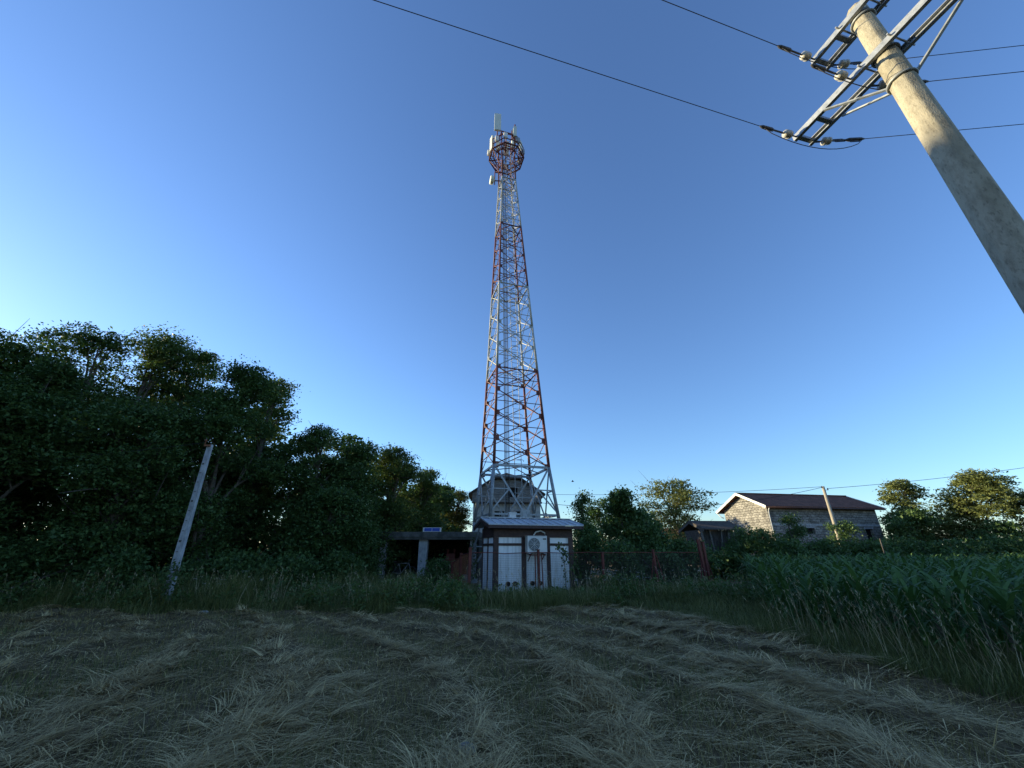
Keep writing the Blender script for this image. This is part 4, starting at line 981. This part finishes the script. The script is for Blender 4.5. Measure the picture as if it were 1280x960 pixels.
labB = ['black conductor leaving the lower crossarm end and passing behind the pole', 'upper of the two close conductors leaving behind the pole', 'lower of the two close conductors leaving behind the pole', 'black conductor at the top picture corner leaving the crossarm']
for (a, b), la, lb in zip(starts, labA, labB):
    if la: cable(a, a + D_A * SPAN, .2, .0062, la, GW)
    cable(b, b + D_B * SPAN, .12, .0062, lb, GW)

# leaning-looking square concrete post at the field's edge
QP = P(207, 750, 13.2); QX, QY = QP.x, 13.2
QT = P(263, 556, 13.2)
post_o = empty('concrete_post', (QX, QY, 0), 'weathered grey concrete post with recessed side among the weeds', 'post')
mb = MB(); H = QT.z; lx_ = QT.x - QX
def sq(w, d, z, t): return [Vector((QX + lx_ * t + sx * w / 2, QY + sy * d / 2, z)) for sx, sy in ((-1, -1), (1, -1), (1, 1), (-1, 1))]
N = 14
for i in range(N):
    t0, t1 = i / N, (i + 1) / N; w0, w1 = .215 - .075 * t0, .215 - .075 * t1
    mb.hexa(sq(w0, w0 * .7, H * t0 - (.2 if i == 0 else 0), t0) + sq(w1, w1 * .7, H * t1, t1))
shaft = mb.build('shaft', M['concgrey'], post_o)
for i in range(13):
    mb = MB(); t = .12 + i * .062; w = .215 - .075 * t; c = Vector((QX + lx_ * t - w * .12, QY - w * .35 - .002, H * t)); mb.box(c, (w * .4, .012, .02 if i % 4 else .06))
    mb.build('recess_shade', M['concdark'], shaft)  # dark plates on the face; the hollows' shade is put into their colour
mb = MB(); c = Vector((QX + lx_, QY, H)); mb.box(c + Vector((-.02, -.1, -.05)), (.2, .06, .06)); mb.tube([c + Vector((-.1, -.12, -.05)), c + Vector((-.1, -.12, .12))], .015, 6); mb.tube([c + Vector((-.1, -.12, .08)), c + Vector((-.1, -.12, .16))], .03, 8); mb.build('wire_hook', M['rust'], post_o)
cable((QX + lx_ - .1, QY - .12, H + .05), P(-190, 592, 13.0), .12, .006, 'thin dark wire running from the grey concrete post into the trees', 'thin wires')

# wooden pole before the barn
WB = P(1054, 690, 34.0); WX, WY = WB.x, 34.0; WT = P(1028.5, 608, 34.0); WH_ = WT.z
wp = empty('wooden_pole', (WX, WY, 0), 'pale wooden pole carrying wires before the stone barn', 'utility pole')
mb = MB(); mb.tube([(WX, WY, -.2), (WX + (WT.x - WX) * .5, WY, WH_ * .5), (WT.x, WY, WH_)], [.16, .135, .11], 12); mb.build('shaft', mat('pole timber', (.26, .23, .18), (.40, .36, .29), 4, .9, .3, 30, stretch=(1, 1, .2)), wp)
c = Vector((WT.x, WY, WH_))
for s_, dz in ((-1, -.15), (1, -.32)):
    mb = MB(); mb.bar(c + Vector((0, -.1, dz)), c + Vector((s_ * .22, -.16, dz)), .03); mb.tube([c + Vector((s_ * .22, -.16, dz - .02)), c + Vector((s_ * .22, -.16, dz + .16))], [.05, .035], 8); mb.build('insulator', M['darksteel'], wp)
GL = 'thin wires on the wooden pole'
cable(c + Vector((-.22, -.16, -.05)), P(548, 613, 42), .55, .017, 'upper thin wire running from the wooden pole past the mast to the trees', GL)
cable(c + Vector((-.22, -.16, -.1)), P(672, 628, 33.2), 1.0, .019, 'sagging darker wire from the wooden pole to the old house', GL)
cable(c + Vector((.22, -.16, -.2)), P(1460, 556, 30), .35, .019, 'dark wire rising from the wooden pole over the sunlit trees', GL)

# thin stake beside the hedge
s0 = P(1104, 690, 24.5); s1 = P(1100, 674, 24.5)
tag_o = MB(); tag_o.bar((s0.x, 24.5, 0), (s1.x, 24.5, s1.z), .045, .045); tag_o.bar((s1.x, 24.5, s1.z), (s1.x - .01, 24.5, s1.z + .05), .03, .03)
tag(tag_o.build('stake', M['woodv'], origin=(s0.x, 24.5, 0)), 'thin pale stake standing behind the maize below the barn end', 'stake')

# ------------------------------------------------------------------ vines, stones, bird
def vine(name, path, n, spread, size, label, leaf='leaf_vine'):
    path = [Vector(p) for p in path]; root = empty(name, path[0], label, 'vine')
    mb = MB(); mb.tube(path, .012, 5); mb.build('stem', M['bark'], root)
    k = len(path) - 1; t = rng.random(n) * k; i = np.minimum(t.astype(int), k - 1); f = t - i
    A = np.array([tuple(p) for p in path]); c = A[i] * (1 - f)[:, None] + A[i + 1] * f[:, None] + rng.normal(size=(n, 3)) * spread
    V, Fq = leaf_quads(c, size, .9, 1.2); np_mesh('foliage', V, Fq, M[leaf], root)
vine('creeper', [HF(2.60, -.75, .0), HF(2.62, -.7, .6), HF(2.58, -.74, 1.15), HF(2.55, -.72, 1.5)], 60, .05, .10, 'leafy creeper climbing the fence wire before the hut')
vine('creeper', [HF(3.0, -.72, .2), HF(2.95, -.7, .8), HF(2.75, -.72, 1.3), HF(2.5, -.7, 1.62), HF(2.3, -.7, 1.66)], 70, .07, .12, 'creeper shoot arching over the fence rail beside the air conditioner')
vine('creeper', [HF(3.3, -.6, .1), HF(3.2, -.66, .7), HF(3.05, -.7, 1.2), HF(2.98, -.72, 1.62)], 80, .07, .11, 'creeper hanging at the hut corner post')
vine('creeper', [(QX + .1, QY - .3, 0), (QX + .05, QY - .3, .4), (QX + .12, QY - .28, .8), (QX + .3, QY - .25, 1.1)], 260, .13, .10, 'ivy growing around the foot of the grey concrete post')
vine('creeper', [KF(.1, -.4, 0), KF(.1, -.35, 1.0), KF(.0, -.4, 2.0), KF(.6, -.55, 2.5)], 420, .2, .14, 'creeper covering the vine clad end pillar of the shed', 'leaf_dark')
vine('creeper', [KF(KW - .2, -.35, 0), KF(KW - .15, -.35, 1.0), KF(KW - .2, -.4, 2.2)], 260, .16, .12, 'creeper on the shed pillar nearest the mast')
def stone(px, py, w, h, label):
    u, v = (px - 640) / F_PX, (480 - py) / F_PX; s_ = CAM_Z / -(ST + v * CT); c = Vector((u * s_, (CT - v * ST) * s_, 0)); c.z = float(gz(c.x, c.y))
    mb = MB(); mb.smooth = True; pts = []; fs = []; na, nb_ = 10, 6
    for i in range(nb_ + 1):
        for j in range(na):
            a, e_ = 2 * PI * j / na, PI * i / nb_; k = 1 + .18 * math.sin(3 * a + i) * math.sin(e_)
            pts.append(c + Vector((w / 2 * k * math.cos(a) * math.sin(e_), w * .38 * k * math.sin(a) * math.sin(e_), h * .55 * math.cos(e_) + h * .3)))
    for i in range(nb_):
        for j in range(na): fs.append((i * na + j, (i + 1) * na + j, (i + 1) * na + (j + 1) % na, i * na + (j + 1) % na))
    mb.poly(pts, fs); tag(mb.build('stone', M['stone'], origin=c), label, 'stone')
stone(583, 938, .17, .09, 'rounded pale stone lying in the stubble at the bottom of the view')
stone(255, 764, .26, .08, 'flat pale stone lying at the grass edge near the grey concrete post')
bp = P(716, 602, 30); bd = empty('bird', bp, 'tiny dark bird flying beside the mast', 'bird')
mb = MB(); mb.tube([bp + Vector((x_, 0, 0)) for x_ in (-.11, -.06, 0, .06, .12)], [.008, .028, .032, .02, .004], 8)
for s_ in (-1, 1): mb.poly([bp + Vector((.04, 0, .01)), bp + Vector((-.05, 0, .01)), bp + Vector((-.09, s_ * .22, .07)), bp + Vector((-.02, s_ * .2, .07)), bp + Vector((.03, s_ * .1, .05))], [(0, 1, 2, 3, 4)])
mb.build('body', M['bird'], bd)

# ------------------------------------------------------------------ light
SUN_AZ, SUN_EL = -72.0, 11.0                 # degrees; azimuth from +Y towards +X
w = bpy.data.worlds.new('World'); sc.world = w; w.use_nodes = True
nt = w.node_tree; bg = nt.nodes['Background']
sky = nt.nodes.new('ShaderNodeTexSky'); sky.sky_type = 'NISHITA'; sky.sun_disc = False
sky.sun_elevation = R(SUN_EL); sky.sun_rotation = R(SUN_AZ); sky.air_density = 1.1; sky.dust_density = .2; sky.ozone_density = 5.0; sky.altitude = 0
hs_ = nt.nodes.new('ShaderNodeHueSaturation'); hs_.inputs['Hue'].default_value = .505; hs_.inputs['Saturation'].default_value = .97
nt.links.new(sky.outputs[0], hs_.inputs['Color']); nt.links.new(hs_.outputs[0], bg.inputs[0]); bg.inputs[1].default_value = .15
sl_ = bpy.data.lights.new('sun', 'SUN'); sl_.energy = 5.0; sl_.angle = R(.5); sl_.color = (1.0, .84, .52)
so = bpy.data.objects.new('sun', sl_); col.objects.link(so)
d = -Vector((math.sin(R(SUN_AZ)) * math.cos(R(SUN_EL)), math.cos(R(SUN_AZ)) * math.cos(R(SUN_EL)), math.sin(R(SUN_EL))))
so.rotation_euler = d.to_track_quat('-Z', 'Y').to_euler(); so.location = (-30, 20, 30)

# ------------------------------------------------------------------ camera
cd = bpy.data.cameras.new('camera'); cam = bpy.data.objects.new('camera', cd); col.objects.link(cam)
cd.sensor_fit = 'HORIZONTAL'; cd.sensor_width = 36; cd.lens = 36 * F_PX / 1280; cd.clip_start = .05; cd.clip_end = 3000
cam.location = (0, 0, CAM_Z); cam.rotation_euler = (R(90) + PITCH, 0, 0)
sc.camera = cam
vs = sc.view_settings; vs.view_transform = 'Standard'; vs.look = 'None'; vs.exposure = 1.07; vs.gamma = 1; vs.use_curve_mapping = False
sc.cycles.max_bounces = 6; sc.cycles.transparent_max_bounces = 8
